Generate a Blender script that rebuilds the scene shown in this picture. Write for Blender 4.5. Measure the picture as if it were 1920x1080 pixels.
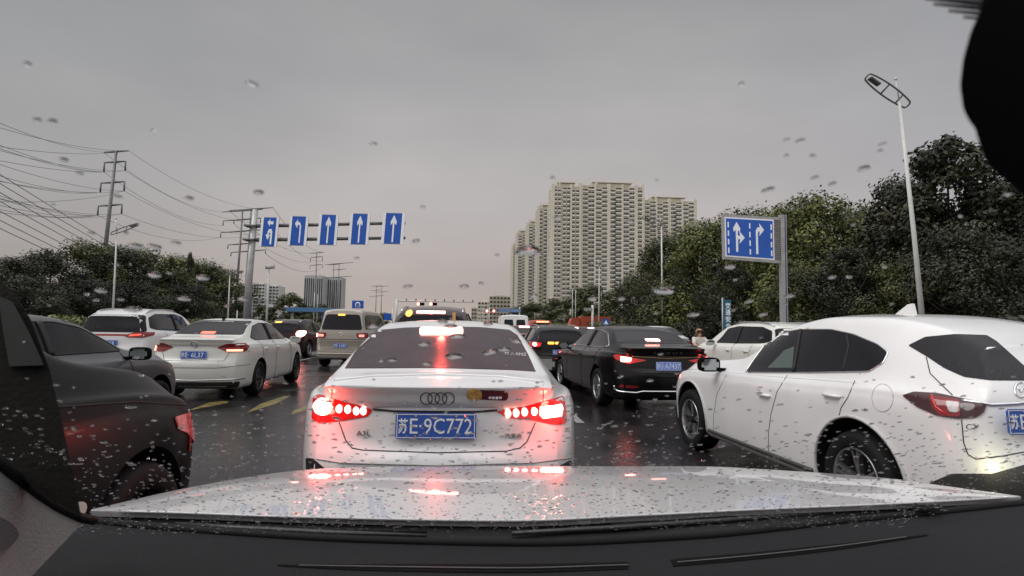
import bpy, bmesh, math, random
import numpy as np
from mathutils import Vector, Matrix
from mathutils.bvhtree import BVHTree
from mathutils.geometry import intersect_line_plane
random.seed(7)
rnd = random.Random(11)
PI = math.pi
rad = math.radians
SC = bpy.context.scene
for _o in list(bpy.data.objects):
    bpy.data.objects.remove(_o)

# ------------------------------------------------------------------ camera
CAMZ = 1.38
FPX = 1080.0                      # focal length in pixels of a 1920 wide frame
cd = bpy.data.cameras.new('dash_camera')
cam = bpy.data.objects.new('dash_camera', cd)
SC.collection.objects.link(cam)
cam.matrix_world = Matrix.Translation((0, 0, CAMZ)) @ Matrix.Rotation(rad(-4.0), 4, 'Z') @ Matrix.Rotation(rad(90 + 3.87), 4, 'X') @ Matrix.Rotation(rad(0.9), 4, 'Z')
cd.sensor_width = 36
cd.lens = FPX / 1920 * 36
cd.dof.use_dof = True
cd.dof.focus_distance = 8.0
cd.dof.aperture_fstop = 12.0
cd.clip_start = 0.01
cd.clip_end = 4000
SC.camera = cam
CM = cam.matrix_world.copy()
CROT = CM.to_3x3()
CLOC = CM.translation.copy()

# ------------------------------------------------------------------ sky, sun, exposure
SUN_EL, SUN_AZ = 46, 262          # behind the camera, veiled by cloud
W = bpy.data.worlds.new('World')
SC.world = W
W.use_nodes = True
nt = W.node_tree
nt.nodes.clear()
def N(nt, t, **kw):
    n = nt.nodes.new(t)
    for k, v in kw.items():
        if k in n.inputs:
            n.inputs[k].default_value = v
        else:
            setattr(n, k, v)
    return n
def ramp(nt, stops, fac=None, interp='LINEAR'):
    r = nt.nodes.new('ShaderNodeValToRGB')
    r.color_ramp.interpolation = interp
    e = r.color_ramp.elements
    while len(e) < len(stops):
        e.new(0.5)
    for i, (p, c) in enumerate(stops):
        e[i].position = p
        e[i].color = c if len(c) == 4 else (*c, 1)
    if fac is not None:
        nt.links.new(fac, r.inputs[0])
    return r
tc = N(nt, 'ShaderNodeTexCoord')
sep = N(nt, 'ShaderNodeSeparateXYZ')
nt.links.new(tc.outputs['Generated'], sep.inputs[0])
sky = N(nt, 'ShaderNodeTexSky', sky_type='NISHITA', sun_disc=False, sun_elevation=rad(SUN_EL), sun_rotation=rad(SUN_AZ), dust_density=6.0)
sky.air_density = 1.0
# cloud layer: grey overcast, warm at the horizon, brightest near and behind the zenith
el = ramp(nt, [(0.0, (0.56, 0.475, 0.42)), (0.07, (0.53, 0.46, 0.43)), (0.20, (0.535, 0.50, 0.495)), (0.36, (0.47, 0.455, 0.46)), (0.54, (0.335, 0.335, 0.345)), (0.72, (0.85, 0.85, 0.87)), (1.0, (1.35, 1.35, 1.38))], sep.outputs['Z'])
mp = N(nt, 'ShaderNodeMapping')
mp.inputs['Scale'].default_value = (1.2, 1.2, 3.2)
nt.links.new(tc.outputs['Generated'], mp.inputs[0])
cn = N(nt, 'ShaderNodeTexNoise', Scale=1.7, Detail=5.0, Roughness=0.5)
nt.links.new(mp.outputs[0], cn.inputs['Vector'])
cr = ramp(nt, [(0.3, (0.88, 0.885, 0.90)), (0.7, (1.09, 1.08, 1.07))], cn.outputs['Fac'])
m1 = N(nt, 'ShaderNodeMix', data_type='RGBA', blend_type='MULTIPLY')
m1.inputs[0].default_value = 1
nt.links.new(el.outputs[0], m1.inputs[6]); nt.links.new(cr.outputs[0], m1.inputs[7])
# the cloud is thinner behind us, thicker to the left and ahead
yr = ramp(nt, [(0.0, (1.5, 1.5, 1.5)), (0.42, (1.5, 1.5, 1.5)), (0.66, (1, 1, 1)), (1, (1, 1, 1))])
mr = N(nt, 'ShaderNodeMapRange'); mr.inputs['From Min'].default_value = -1
nt.links.new(sep.outputs['Y'], mr.inputs[0]); nt.links.new(mr.outputs[0], yr.inputs[0])
m2 = N(nt, 'ShaderNodeMix', data_type='RGBA', blend_type='MULTIPLY'); m2.inputs[0].default_value = 1
nt.links.new(m1.outputs[2], m2.inputs[6]); nt.links.new(yr.outputs[0], m2.inputs[7])
xr = ramp(nt, [(0.0, (0.85, 0.87, 0.9)), (0.20, (0.80, 0.83, 0.84)), (0.42, (1, 1, 1)), (0.70, (1, 1, 1)), (0.9, (0.9, 0.93, 0.97)), (1, (0.85, 0.88, 0.93))])
mr2 = N(nt, 'ShaderNodeMapRange'); mr2.inputs['From Min'].default_value = -1
nt.links.new(sep.outputs['X'], mr2.inputs[0]); nt.links.new(mr2.outputs[0], xr.inputs[0])
m3 = N(nt, 'ShaderNodeMix', data_type='RGBA', blend_type='MULTIPLY'); m3.inputs[0].default_value = 1
nt.links.new(m2.outputs[2], m3.inputs[6]); nt.links.new(xr.outputs[0], m3.inputs[7])
bg1 = N(nt, 'ShaderNodeBackground'); bg1.inputs['Strength'].default_value = 0.05
bg2 = N(nt, 'ShaderNodeBackground'); bg2.inputs['Strength'].default_value = 1.0
nt.links.new(sky.outputs[0], bg1.inputs[0]); nt.links.new(m3.outputs[2], bg2.inputs[0])
mx = N(nt, 'ShaderNodeMixShader'); mx.inputs[0].default_value = 0.97
nt.links.new(bg1.outputs[0], mx.inputs[1]); nt.links.new(bg2.outputs[0], mx.inputs[2])
wo = N(nt, 'ShaderNodeOutputWorld'); nt.links.new(mx.outputs[0], wo.inputs[0])

sl = bpy.data.lights.new('sun', 'SUN')
sl.energy = 1.5; sl.angle = rad(40); sl.color = (1, 0.96, 0.92)
so = bpy.data.objects.new('sun', sl); SC.collection.objects.link(so)
_e, _a = rad(SUN_EL), rad(SUN_AZ)
so.rotation_euler = Vector((math.cos(_e) * math.sin(_a), math.cos(_e) * math.cos(_a), math.sin(_e))).to_track_quat('Z', 'Y').to_euler()

SC.view_settings.view_transform = 'Standard'
SC.view_settings.look = 'None'
SC.view_settings.exposure = 0.0
SC.view_settings.gamma = 1.0
SC.render.engine = 'CYCLES'
SC.cycles.use_denoising = True
SC.cycles.max_bounces = 8
SC.cycles.transparent_max_bounces = 16
SC.cycles.transmission_bounces = 8
SC.cycles.sample_clamp_indirect = 4
SC.cycles.caustics_reflective = False
SC.cycles.caustics_refractive = False

# ------------------------------------------------------------------ pixel helpers (positions measured from the photograph)
def ray(px, py):
    return CROT @ Vector(((px - 960) / FPX, -(py - 540) / FPX, -1))
def at_y(px, py, y):
    d = ray(px, py); return CLOC + d * (y / d.y)
def at_z(px, py, z):
    d = ray(px, py); return CLOC + d * ((z - CAMZ) / d.z)

# ------------------------------------------------------------------ materials
MATS = {}
def P(name, col, rough=0.5, metal=0.0, coat=0.0, emit=None, es=0.0, noise=None, bump=None, spec=0.5, drops=False):
    """Principled material; noise=(scale, amount) varies the colour, bump=(scale, strength)."""
    if name in MATS: return MATS[name]
    m = bpy.data.materials.new(name); m.use_nodes = True
    t = m.node_tree; b = t.nodes['Principled BSDF']
    b.inputs['Base Color'].default_value = (*col, 1)
    b.inputs['Roughness'].default_value = rough
    b.inputs['Metallic'].default_value = metal
    b.inputs['Specular IOR Level'].default_value = spec
    if coat:
        b.inputs['Coat Weight'].default_value = coat
        b.inputs['Coat Roughness'].default_value = 0.04
    if emit:
        b.inputs['Emission Color'].default_value = (*emit, 1)
        b.inputs['Emission Strength'].default_value = es
    co = N(t, 'ShaderNodeTexCoord')
    if noise:
        n = N(t, 'ShaderNodeTexNoise', Scale=noise[0], Detail=5.0, Roughness=0.6)
        t.links.new(co.outputs['Object'], n.inputs['Vector'])
        a = noise[1]
        r = ramp(t, [(0.25, tuple(c * (1 - a) for c in col)), (0.75, tuple(min(1, c * (1 + a)) for c in col))], n.outputs['Fac'])
        t.links.new(r.outputs[0], b.inputs['Base Color'])
    if bump:
        n2 = N(t, 'ShaderNodeTexNoise', Scale=bump[0], Detail=4.0)
        t.links.new(co.outputs['Object'], n2.inputs['Vector'])
        bp = N(t, 'ShaderNodeBump', Strength=bump[1], Distance=0.01)
        t.links.new(n2.outputs['Fac'], bp.inputs['Height'])
        t.links.new(bp.outputs[0], b.inputs['Normal'])
    if drops:       # beads of rain standing on the paint or glass
        v = N(t, 'ShaderNodeTexVoronoi', Scale=58.0); v.inputs['Randomness'].default_value = 1
        t.links.new(co.outputs['Object'], v.inputs['Vector'])
        r2 = ramp(t, [(0.0, (1, 1, 1)), (0.2, (0.75, 0.75, 0.75)), (0.27, (0, 0, 0))], v.outputs['Distance'])
        n3 = N(t, 'ShaderNodeTexNoise', Scale=9.0, Detail=3.0); t.links.new(co.outputs['Object'], n3.inputs['Vector'])
        r3 = ramp(t, [(0.42, (0, 0, 0)), (0.6, (1, 1, 1))], n3.outputs['Fac'])
        mm = N(t, 'ShaderNodeMath', operation='MULTIPLY')
        t.links.new(r2.outputs[0], mm.inputs[0]); t.links.new(r3.outputs[0], mm.inputs[1])
        bp = N(t, 'ShaderNodeBump', Strength=0.5, Distance=0.004)
        t.links.new(mm.outputs[0], bp.inputs['Height'])
        t.links.new(bp.outputs[0], b.inputs['Coat Normal' if coat else 'Normal'])
    MATS[name] = m
    return m
def E(name, col, s):
    return P(name, tuple(min(1, c) * 0.5 for c in col), 0.3, emit=col, es=s)

white_paint = P('white_paint', (0.76, 0.75, 0.745), 0.28, coat=0.8, noise=(2.2, .06), drops=True)
near_black = P('near_black_paint', (0.005, 0.0045, 0.005), 0.35, coat=0.08, spec=0.1, drops=True)
mist_glass = P('misted_glass', (0.042, 0.024, 0.029), 0.32, spec=0.4, noise=(7, .25), drops=True)
white_paint_hood = P('white_paint_hood', (0.54, 0.525, 0.53), 0.32, coat=0.85, noise=(3, 0.03), drops=True)
cream_paint = P('cream_paint', (0.74, 0.735, 0.68), 0.28, coat=0.8, drops=True)
beige_paint = P('beige_paint', (0.42, 0.38, 0.33), 0.35, metal=0.3, coat=0.6, drops=True)
black_paint = P('black_paint', (0.006, 0.0055, 0.0065), 0.2, coat=0.2, spec=0.2, drops=True)
dark_red_paint = P('dark_red_paint', (0.030, 0.011, 0.015), 0.25, coat=0.3, spec=0.25, drops=True)
silver_paint = P('silver_paint', (0.12, 0.12, 0.125), 0.35, metal=0.4, coat=0.4, drops=True)
bluegrey_paint = P('bluegrey_paint', (0.30, 0.33, 0.38), 0.3, metal=0.4, coat=0.8)
glass_dark = P('tinted_glass', (0.010, 0.009, 0.011), 0.05, spec=0.28)
glass_rear = P('wet_rear_glass', (0.018, 0.016, 0.018), 0.12, spec=0.25, drops=True)
glass_green = P('greenish_glass', (0.075, 0.10, 0.09), 0.06, spec=0.5)
black_plastic = P('black_plastic', (0.022, 0.022, 0.023), 0.42, bump=(120, 0.15))
wet_plastic = P('wet_plastic', (0.05, 0.05, 0.05), 0.22, bump=(90, 0.3), drops=True)
rubber = P('rubber', (0.012, 0.012, 0.012), 0.7, spec=.15)
seam_black = P('seam_black', (0.01, 0.01, 0.01), 0.7)
well_black = P('wheel_well', (0.006, 0.006, 0.006), 0.9)
alloy = P('alloy', (0.55, 0.55, 0.56), 0.25, metal=0.9)
alloy_dark = P('dark_alloy', (0.10, 0.10, 0.11), 0.3, metal=0.8)
chrome = P('chrome', (0.75, 0.75, 0.76), 0.12, metal=1.0)
lens_red = P('red_lens', (0.22, 0.008, 0.010), 0.12, coat=0.6)
lens_red_lit = P('lit_red_lens', (.35, .01, .012), .15, coat=.5, emit=(1.0, 0.03, 0.03), es=0.2)
lens_core = E('lit_lamp_core', (1.0, 0.36, 0.30), 9.0)
lens_orange = E('lit_orange', (1.0, 0.42, 0.06), 3.0)
glint_white = E('white_glint', (1.0, 0.97, 0.88), 8.0)
lens_clear = P('clear_lens', (0.55, 0.5, 0.5), 0.1, coat=0.5)
lens_smoke = P('smoked_lens', (0.05, 0.012, 0.014), 0.1, coat=0.6)
plate_blue = P('plate_blue', (0.03, 0.10, 0.42), 0.35)
plate_blue_lit = P('lit_plate_blue', (0.10, 0.18, 0.55), 0.35, emit=(0.4, 0.55, 1.0), es=0.10)  # lit copy of plate_blue: light on the plate put into colour and glow
plate_white = P('plate_white', (0.85, 0.86, 0.88), 0.4)
sign_blue = P('sign_blue', (0.012, 0.115, 0.56), 0.35, noise=(1.5, 0.12))
sign_white = P('sign_white', (0.86, 0.87, 0.9), 0.4, emit=(0.9, 0.93, 1.0), es=0.12)
galv = P('galvanised_steel', (0.42, 0.42, 0.42), 0.45, metal=0.4, noise=(2.5, 0.25))
galv_dark = P('weathered_steel', (0.16, 0.16, 0.16), 0.5, metal=0.4, noise=(2.0, 0.3))
pole_white = P('pale_pole', (0.62, 0.62, 0.60), 0.4, noise=(2.0, 0.12))
wire_mat = P('wire', (0.16, 0.16, 0.165), 0.6)
stone_grey = P('concrete', (0.33, 0.32, 0.31), 0.85, noise=(1.2, 0.2), bump=(8, 0.3))
dash_mat = P('dash_plastic', (0.017, 0.016, 0.0175), 0.7, spec=0.12, noise=(6, 0.06), bump=(420, 0.35))
trim_mat = P('pillar_fabric', (0.27, 0.26, 0.25), 0.75, noise=(8, 0.05), bump=(300, 0.3))
pillar_mat = P('pillar_dark_grey', (0.024, 0.022, 0.020), 0.7, spec=0.15, noise=(5, 0.1), bump=(200, 0.2))
matte_black = P('matte_black', (0.003, 0.0025, 0.003), 0.7, spec=0.08)
wall_cream = P('cream_render', (0.52, 0.475, 0.385), 0.85, noise=(0.08, 0.10))
wall_pier = P('pale_pier', (0.72, 0.67, 0.565), 0.85, noise=(0.1, 0.08))
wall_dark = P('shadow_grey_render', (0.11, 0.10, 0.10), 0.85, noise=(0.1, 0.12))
wall_white = P('white_render', (0.62, 0.62, 0.60), 0.8, noise=(0.1, 0.08))
wall_grey = P('grey_cladding', (0.48, 0.48, 0.49), 0.7, noise=(0.1, 0.12))
win_glass = P('window_glass', (0.03, 0.032, 0.04), 0.2, spec=0.3)
bay_white = P('bay_white', (0.86, 0.84, 0.78), 0.7, noise=(.22, .22))
awn_blue = P('canopy_blue', (0.10, 0.22, 0.42), 0.5)
orange_red = P('orange_red_metal', (0.42, 0.085, 0.04), 0.5, noise=(0.6, 0.15))
teal = P('teal_banner', (0.03, 0.16, 0.24), 0.5)
bark = P('bark', (0.07, 0.055, 0.045), 0.9, noise=(4, 0.3), bump=(12, 0.6))
yellow_paint = P('yellow_road_paint', (0.16, 0.125, 0.04), 0.4, noise=(6, 0.8))
road_white = P('white_road_paint', (0.26, 0.25, 0.25), 0.35, noise=(6, 0.5))
skin_mat = P('skin', (0.45, 0.28, 0.2), 0.6)
hair_mat = P('hair', (0.30, 0.16, 0.10), 0.7)
coat_mat = P('pale_raincoat', (0.55, 0.50, 0.47), 0.5)

def leaf_material(name, c1, c2, c3):
    m = bpy.data.materials.new(name); m.use_nodes = True
    t = m.node_tree; b = t.nodes['Principled BSDF']
    g = N(t, 'ShaderNodeNewGeometry')
    n = N(t, 'ShaderNodeTexNoise', Scale=0.55, Detail=3.0)
    t.links.new(g.outputs['Position'], n.inputs['Vector'])
    ad = N(t, 'ShaderNodeMath', operation='ADD')
    ml = N(t, 'ShaderNodeMath', operation='MULTIPLY'); ml.inputs[1].default_value = 0.35
    t.links.new(g.outputs['Random Per Island'], ml.inputs[0])
    t.links.new(n.outputs['Fac'], ad.inputs[0]); t.links.new(ml.outputs[0], ad.inputs[1])
    r = ramp(t, [(0.42, c1), (0.68, c2), (0.92, c3)], ad.outputs[0])
    t.links.new(r.outputs[0], b.inputs['Base Color'])
    b.inputs['Roughness'].default_value = 0.5
    b.inputs['Specular IOR Level'].default_value = 0.3
    MATS[name] = m
    return m
leaf_olive = leaf_material('olive_leaves', (0.035, 0.042, 0.015), (0.10, 0.115, 0.032), (0.20, 0.21, 0.06))
leaf_dark = leaf_material('dark_leaves', (0.012, 0.013, 0.009), (0.028, 0.031, 0.018), (0.065, 0.068, 0.036))
leaf_mid = leaf_material('mid_leaves', (0.022, 0.028, 0.013), (0.062, 0.072, 0.027), (0.14, 0.145, 0.05))
leaf_rust = leaf_material('rusty_leaves', (0.05, 0.03, 0.02), (0.09, 0.055, 0.035), (0.12, 0.08, 0.04))

def road_material():
    m = bpy.data.materials.new('wet_asphalt'); m.use_nodes = True
    t = m.node_tree; b = t.nodes['Principled BSDF']
    co = N(t, 'ShaderNodeTexCoord')
    n = N(t, 'ShaderNodeTexNoise', Scale=0.7, Detail=6.0, Roughness=0.6); t.links.new(co.outputs['Object'], n.inputs['Vector'])
    r = ramp(t, [(0.3, (0.012, 0.0105, 0.011)), (0.7, (0.026, 0.023, 0.024))], n.outputs['Fac']); t.links.new(r.outputs[0], b.inputs['Base Color'])
    rr = ramp(t, [(0.38, (0.07,) * 3), (0.62, (0.34,) * 3)], n.outputs['Fac']); t.links.new(rr.outputs[0], b.inputs['Roughness'])
    n2 = N(t, 'ShaderNodeTexNoise', Scale=70.0, Detail=4.0); t.links.new(co.outputs['Object'], n2.inputs['Vector'])
    v = N(t, 'ShaderNodeTexNoise', Scale=9.0, Detail=3.0); t.links.new(co.outputs['Object'], v.inputs['Vector'])
    ad = N(t, 'ShaderNodeMath', operation='ADD'); t.links.new(n2.outputs['Fac'], ad.inputs[0]); t.links.new(v.outputs['Fac'], ad.inputs[1])
    bp = N(t, 'ShaderNodeBump', Strength=0.35, Distance=0.006); t.links.new(ad.outputs[0], bp.inputs['Height']); t.links.new(bp.outputs[0], b.inputs['Normal'])
    b.inputs['Specular IOR Level'].default_value = 0.2
    return m
road_mat = road_material()
ground_mat = P('ground_soil', (0.05, 0.052, 0.03), 0.95, noise=(0.3, 0.3))
pave_mat = P('wet_paving', (0.16, 0.15, 0.145), 0.4, noise=(1.5, 0.2), bump=(14, 0.3))

# ------------------------------------------------------------------ object helpers
def link(o, parent=None):
    SC.collection.objects.link(o)
    if parent: o.parent = parent
    return o
def tag(o, label=None, cat=None, group=None, kind=None):
    if label: o['label'] = label
    if cat: o['category'] = cat
    if group: o['group'] = group
    if kind: o['kind'] = kind
    return o
def empty(name, loc=(0, 0, 0), rz=0, label=None, cat=None, group=None):
    o = bpy.data.objects.new(name, None); o.empty_display_size = 0.3
    o.location = loc; o.rotation_euler = (0, 0, rz)
    link(o); tag(o, label, cat, group)
    return o
def mesh_obj(name, bm, mats, parent=None, smooth=False, ang=None):
    me = bpy.data.meshes.new(name)
    bm.normal_update()
    bm.to_mesh(me); bm.free()
    for m in (mats if isinstance(mats, (list, tuple)) else [mats]): me.materials.append(m)
    if smooth:
        me.polygons.foreach_set('use_smooth', [True] * len(me.polygons))
        if ang: me.set_sharp_from_angle(angle=rad(ang))
    me.update()
    return link(bpy.data.objects.new(name, me), parent)
def box(bm, c, s, mi=0, rz=0, rx=0):
    r = bmesh.ops.create_cube(bm, size=1, matrix=Matrix.Translation(c) @ Matrix.Rotation(rz, 4, 'Z') @ Matrix.Rotation(rx, 4, 'X') @ Matrix.Diagonal((*s, 1)))
    for v in r['verts']:
        for f in v.link_faces: f.material_index = mi
    return r['verts']
def tube(bm, pts, r, seg=8, mi=0, cap=True):
    """swept tube through points; r a number or one per point"""
    pts = [Vector(p) for p in pts]
    rs = r if isinstance(r, (list, tuple)) else [r] * len(pts)
    rings = []
    prev = None
    for i, p in enumerate(pts):
        d = (pts[min(i + 1, len(pts) - 1)] - pts[max(i - 1, 0)])
        if d.length < 1e-9: d = Vector((0, 0, 1))
        d.normalize()
        if prev is None:
            a = d.orthogonal().normalized()
        else:
            a = (prev - d * prev.dot(d))
            a = a.normalized() if a.length > 1e-6 else d.orthogonal().normalized()
        prev = a
        b = d.cross(a)
        rings.append([bm.verts.new(p + (a * math.cos(2 * PI * k / seg) + b * math.sin(2 * PI * k / seg)) * rs[i]) for k in range(seg)])
    for i in range(len(rings) - 1):
        for k in range(seg):
            f = bm.faces.new((rings[i][k], rings[i][(k + 1) % seg], rings[i + 1][(k + 1) % seg], rings[i + 1][k])); f.material_index = mi; f.smooth = True
    if cap:
        f = bm.faces.new(rings[0][::-1]); f.material_index = mi
        f = bm.faces.new(rings[-1]); f.material_index = mi
def prism(bm, pts, axis, a, b, mi=0):
    """extrude polygon pts (2D) between a and b along an axis: 'x' -> (y,z), 'y' -> (x,z), 'z' -> (x,y)"""
    def mk(p, t):
        return {'x': (t, p[0], p[1]), 'y': (p[0], t, p[1]), 'z': (p[0], p[1], t)}[axis]
    A = [bm.verts.new(mk(p, a)) for p in pts]; B = [bm.verts.new(mk(p, b)) for p in pts]
    n = len(pts); fs = []
    fs.append(bm.faces.new(A)); fs.append(bm.faces.new(B[::-1]))
    for i in range(n):
        fs.append(bm.faces.new((A[i], B[i], B[(i + 1) % n], A[(i + 1) % n])))
    for f in fs: f.material_index = mi
    bmesh.ops.recalc_face_normals(bm, faces=fs)
def pchip(pts):
    xs = np.array([p[0] for p in pts], float); ys = np.array([p[1] for p in pts], float)
    h = np.diff(xs); dl = np.diff(ys) / h
    m = np.zeros(len(xs))
    for i in range(1, len(xs) - 1):
        if dl[i - 1] * dl[i] > 0:
            w1 = 2 * h[i] + h[i - 1]; w2 = h[i] + 2 * h[i - 1]
            m[i] = (w1 + w2) / (w1 / dl[i - 1] + w2 / dl[i])
    m[0], m[-1] = dl[0], dl[-1]
    def f(x):
        x = min(max(x, xs[0]), xs[-1])
        i = min(int(np.searchsorted(xs, x, side='right')) - 1, len(h) - 1)
        t = (x - xs[i]) / h[i]
        return float((2*t**3 - 3*t**2 + 1)*ys[i] + (t**3 - 2*t**2 + t)*h[i]*m[i] + (-2*t**3 + 3*t**2)*ys[i+1] + (t**3 - t**2)*h[i]*m[i+1])
    return f
def text_mesh(name, s, size, mat, parent, M, depth=0.001, width=None, bold=0.0):
    c = bpy.data.curves.new(name, 'FONT'); c.body = s; c.size = size; c.extrude = depth; c.align_x = 'CENTER'; c.align_y = 'CENTER'
    c.offset = bold; c.resolution_u = 2
    o = bpy.data.objects.new(name, c); SC.collection.objects.link(o)
    dg = bpy.context.evaluated_depsgraph_get()
    me = bpy.data.meshes.new_from_object(o.evaluated_get(dg))
    bpy.data.objects.remove(o)
    if len(me.vertices):
        co = np.array([v.co[:] for v in me.vertices])
        w = co[:, 0].max() - co[:, 0].min()
        cx, cy = (co[:, 0].max() + co[:, 0].min()) / 2, (co[:, 1].max() + co[:, 1].min()) / 2
        sx = (width / w) if width else 1
        for v in me.vertices:
            v.co.x = (v.co.x - cx) * sx; v.co.y = v.co.y - cy
    me.transform(M); me.materials.clear(); me.materials.append(mat)
    return link(bpy.data.objects.new(name, me), parent)

# ------------------------------------------------------------------ the setting
def sheet(name, x0, x1, y0, y1, z, mat, n=1):
    bm = bmesh.new()
    vs = [bm.verts.new(p) for p in ((x0, y0, z), (x1, y0, z), (x1, y1, z), (x0, y1, z))]
    bm.faces.new(vs)
    o = mesh_obj(name, bm, mat); o['kind'] = 'structure'
    return o
sheet('ground', -1500, 1500, -60, 3000, -0.02, ground_mat)
sheet('road', -19, 11.2, -30, 900, 0.0, road_mat)
def slab(name, x0, x1, y0, y1, z0, z1, mat):
    bm = bmesh.new(); box(bm, ((x0 + x1) / 2, (y0 + y1) / 2, (z0 + z1) / 2), (x1 - x0, y1 - y0, z1 - z0))
    o = mesh_obj(name, bm, mat); o['kind'] = 'structure'; return o
slab('kerb', 11.2, 11.4, -30, 600, -0.1, 0.14, stone_grey)
slab('pavement', 11.4, 16.5, -30, 600, -0.1, 0.13, pave_mat)
slab('kerb', -19.2, -19.0, -30, 600, -0.1, 0.14, stone_grey)
slab('pavement', -24, -19.2, -30, 600, -0.1, 0.13, pave_mat)
def marking(name, polys, mat):
    bm = bmesh.new()
    for p in polys:
        f = bm.faces.new([bm.verts.new((x, y, 0.004)) for x, y in p])
        if f.calc_area() and f.normal.z < 0: f.normal_flip()
    o = mesh_obj(name, bm, mat); o['kind'] = 'structure'; return o
marking('lane_marking', [[(x - .07, 3), (x + .07, 3), (x + .07, 46), (x - .07, 46)] for x in (5.1, -6.4, -9.8)] + [[(x - .06, y), (x + .06, y), (x + .06, y + 2.2), (x - .06, y + 2.2)] for x in (1.62, -1.85) for y in (8.4, 14.5, 20.5, 26.5, 32.5)] +
        [[(x - .07, y), (x + .07, y), (x + .07, y + 6), (x - .07, y + 6)] for x in (-1.75, 1.62, 5.1) for y in range(60, 160, 15)], road_white)
marking('stop_line', [[(-13, 112), (8, 112), (8, 112.4), (-13, 112.4)]], road_white)
# three worn yellow strokes beside us
def stroke(p0, p1, w, tip):
    a = at_z(*p0, 0.004); b = at_z(*p1, 0.004)
    d = (b - a).normalized(); n = Vector((-d.y, d.x, 0))
    q = [a, a + d * tip + n * w, b + n * w * .45, b - n * w * .45, a + d * tip - n * w]
    return [(v.x, v.y) for v in q]
marking('yellow_marking', [stroke((352, 770), (422, 752), .16, .9), stroke((462, 774), (540, 742), .13, 1.0), stroke((545, 778), (600, 752), .10, .5)], yellow_paint)

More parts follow.
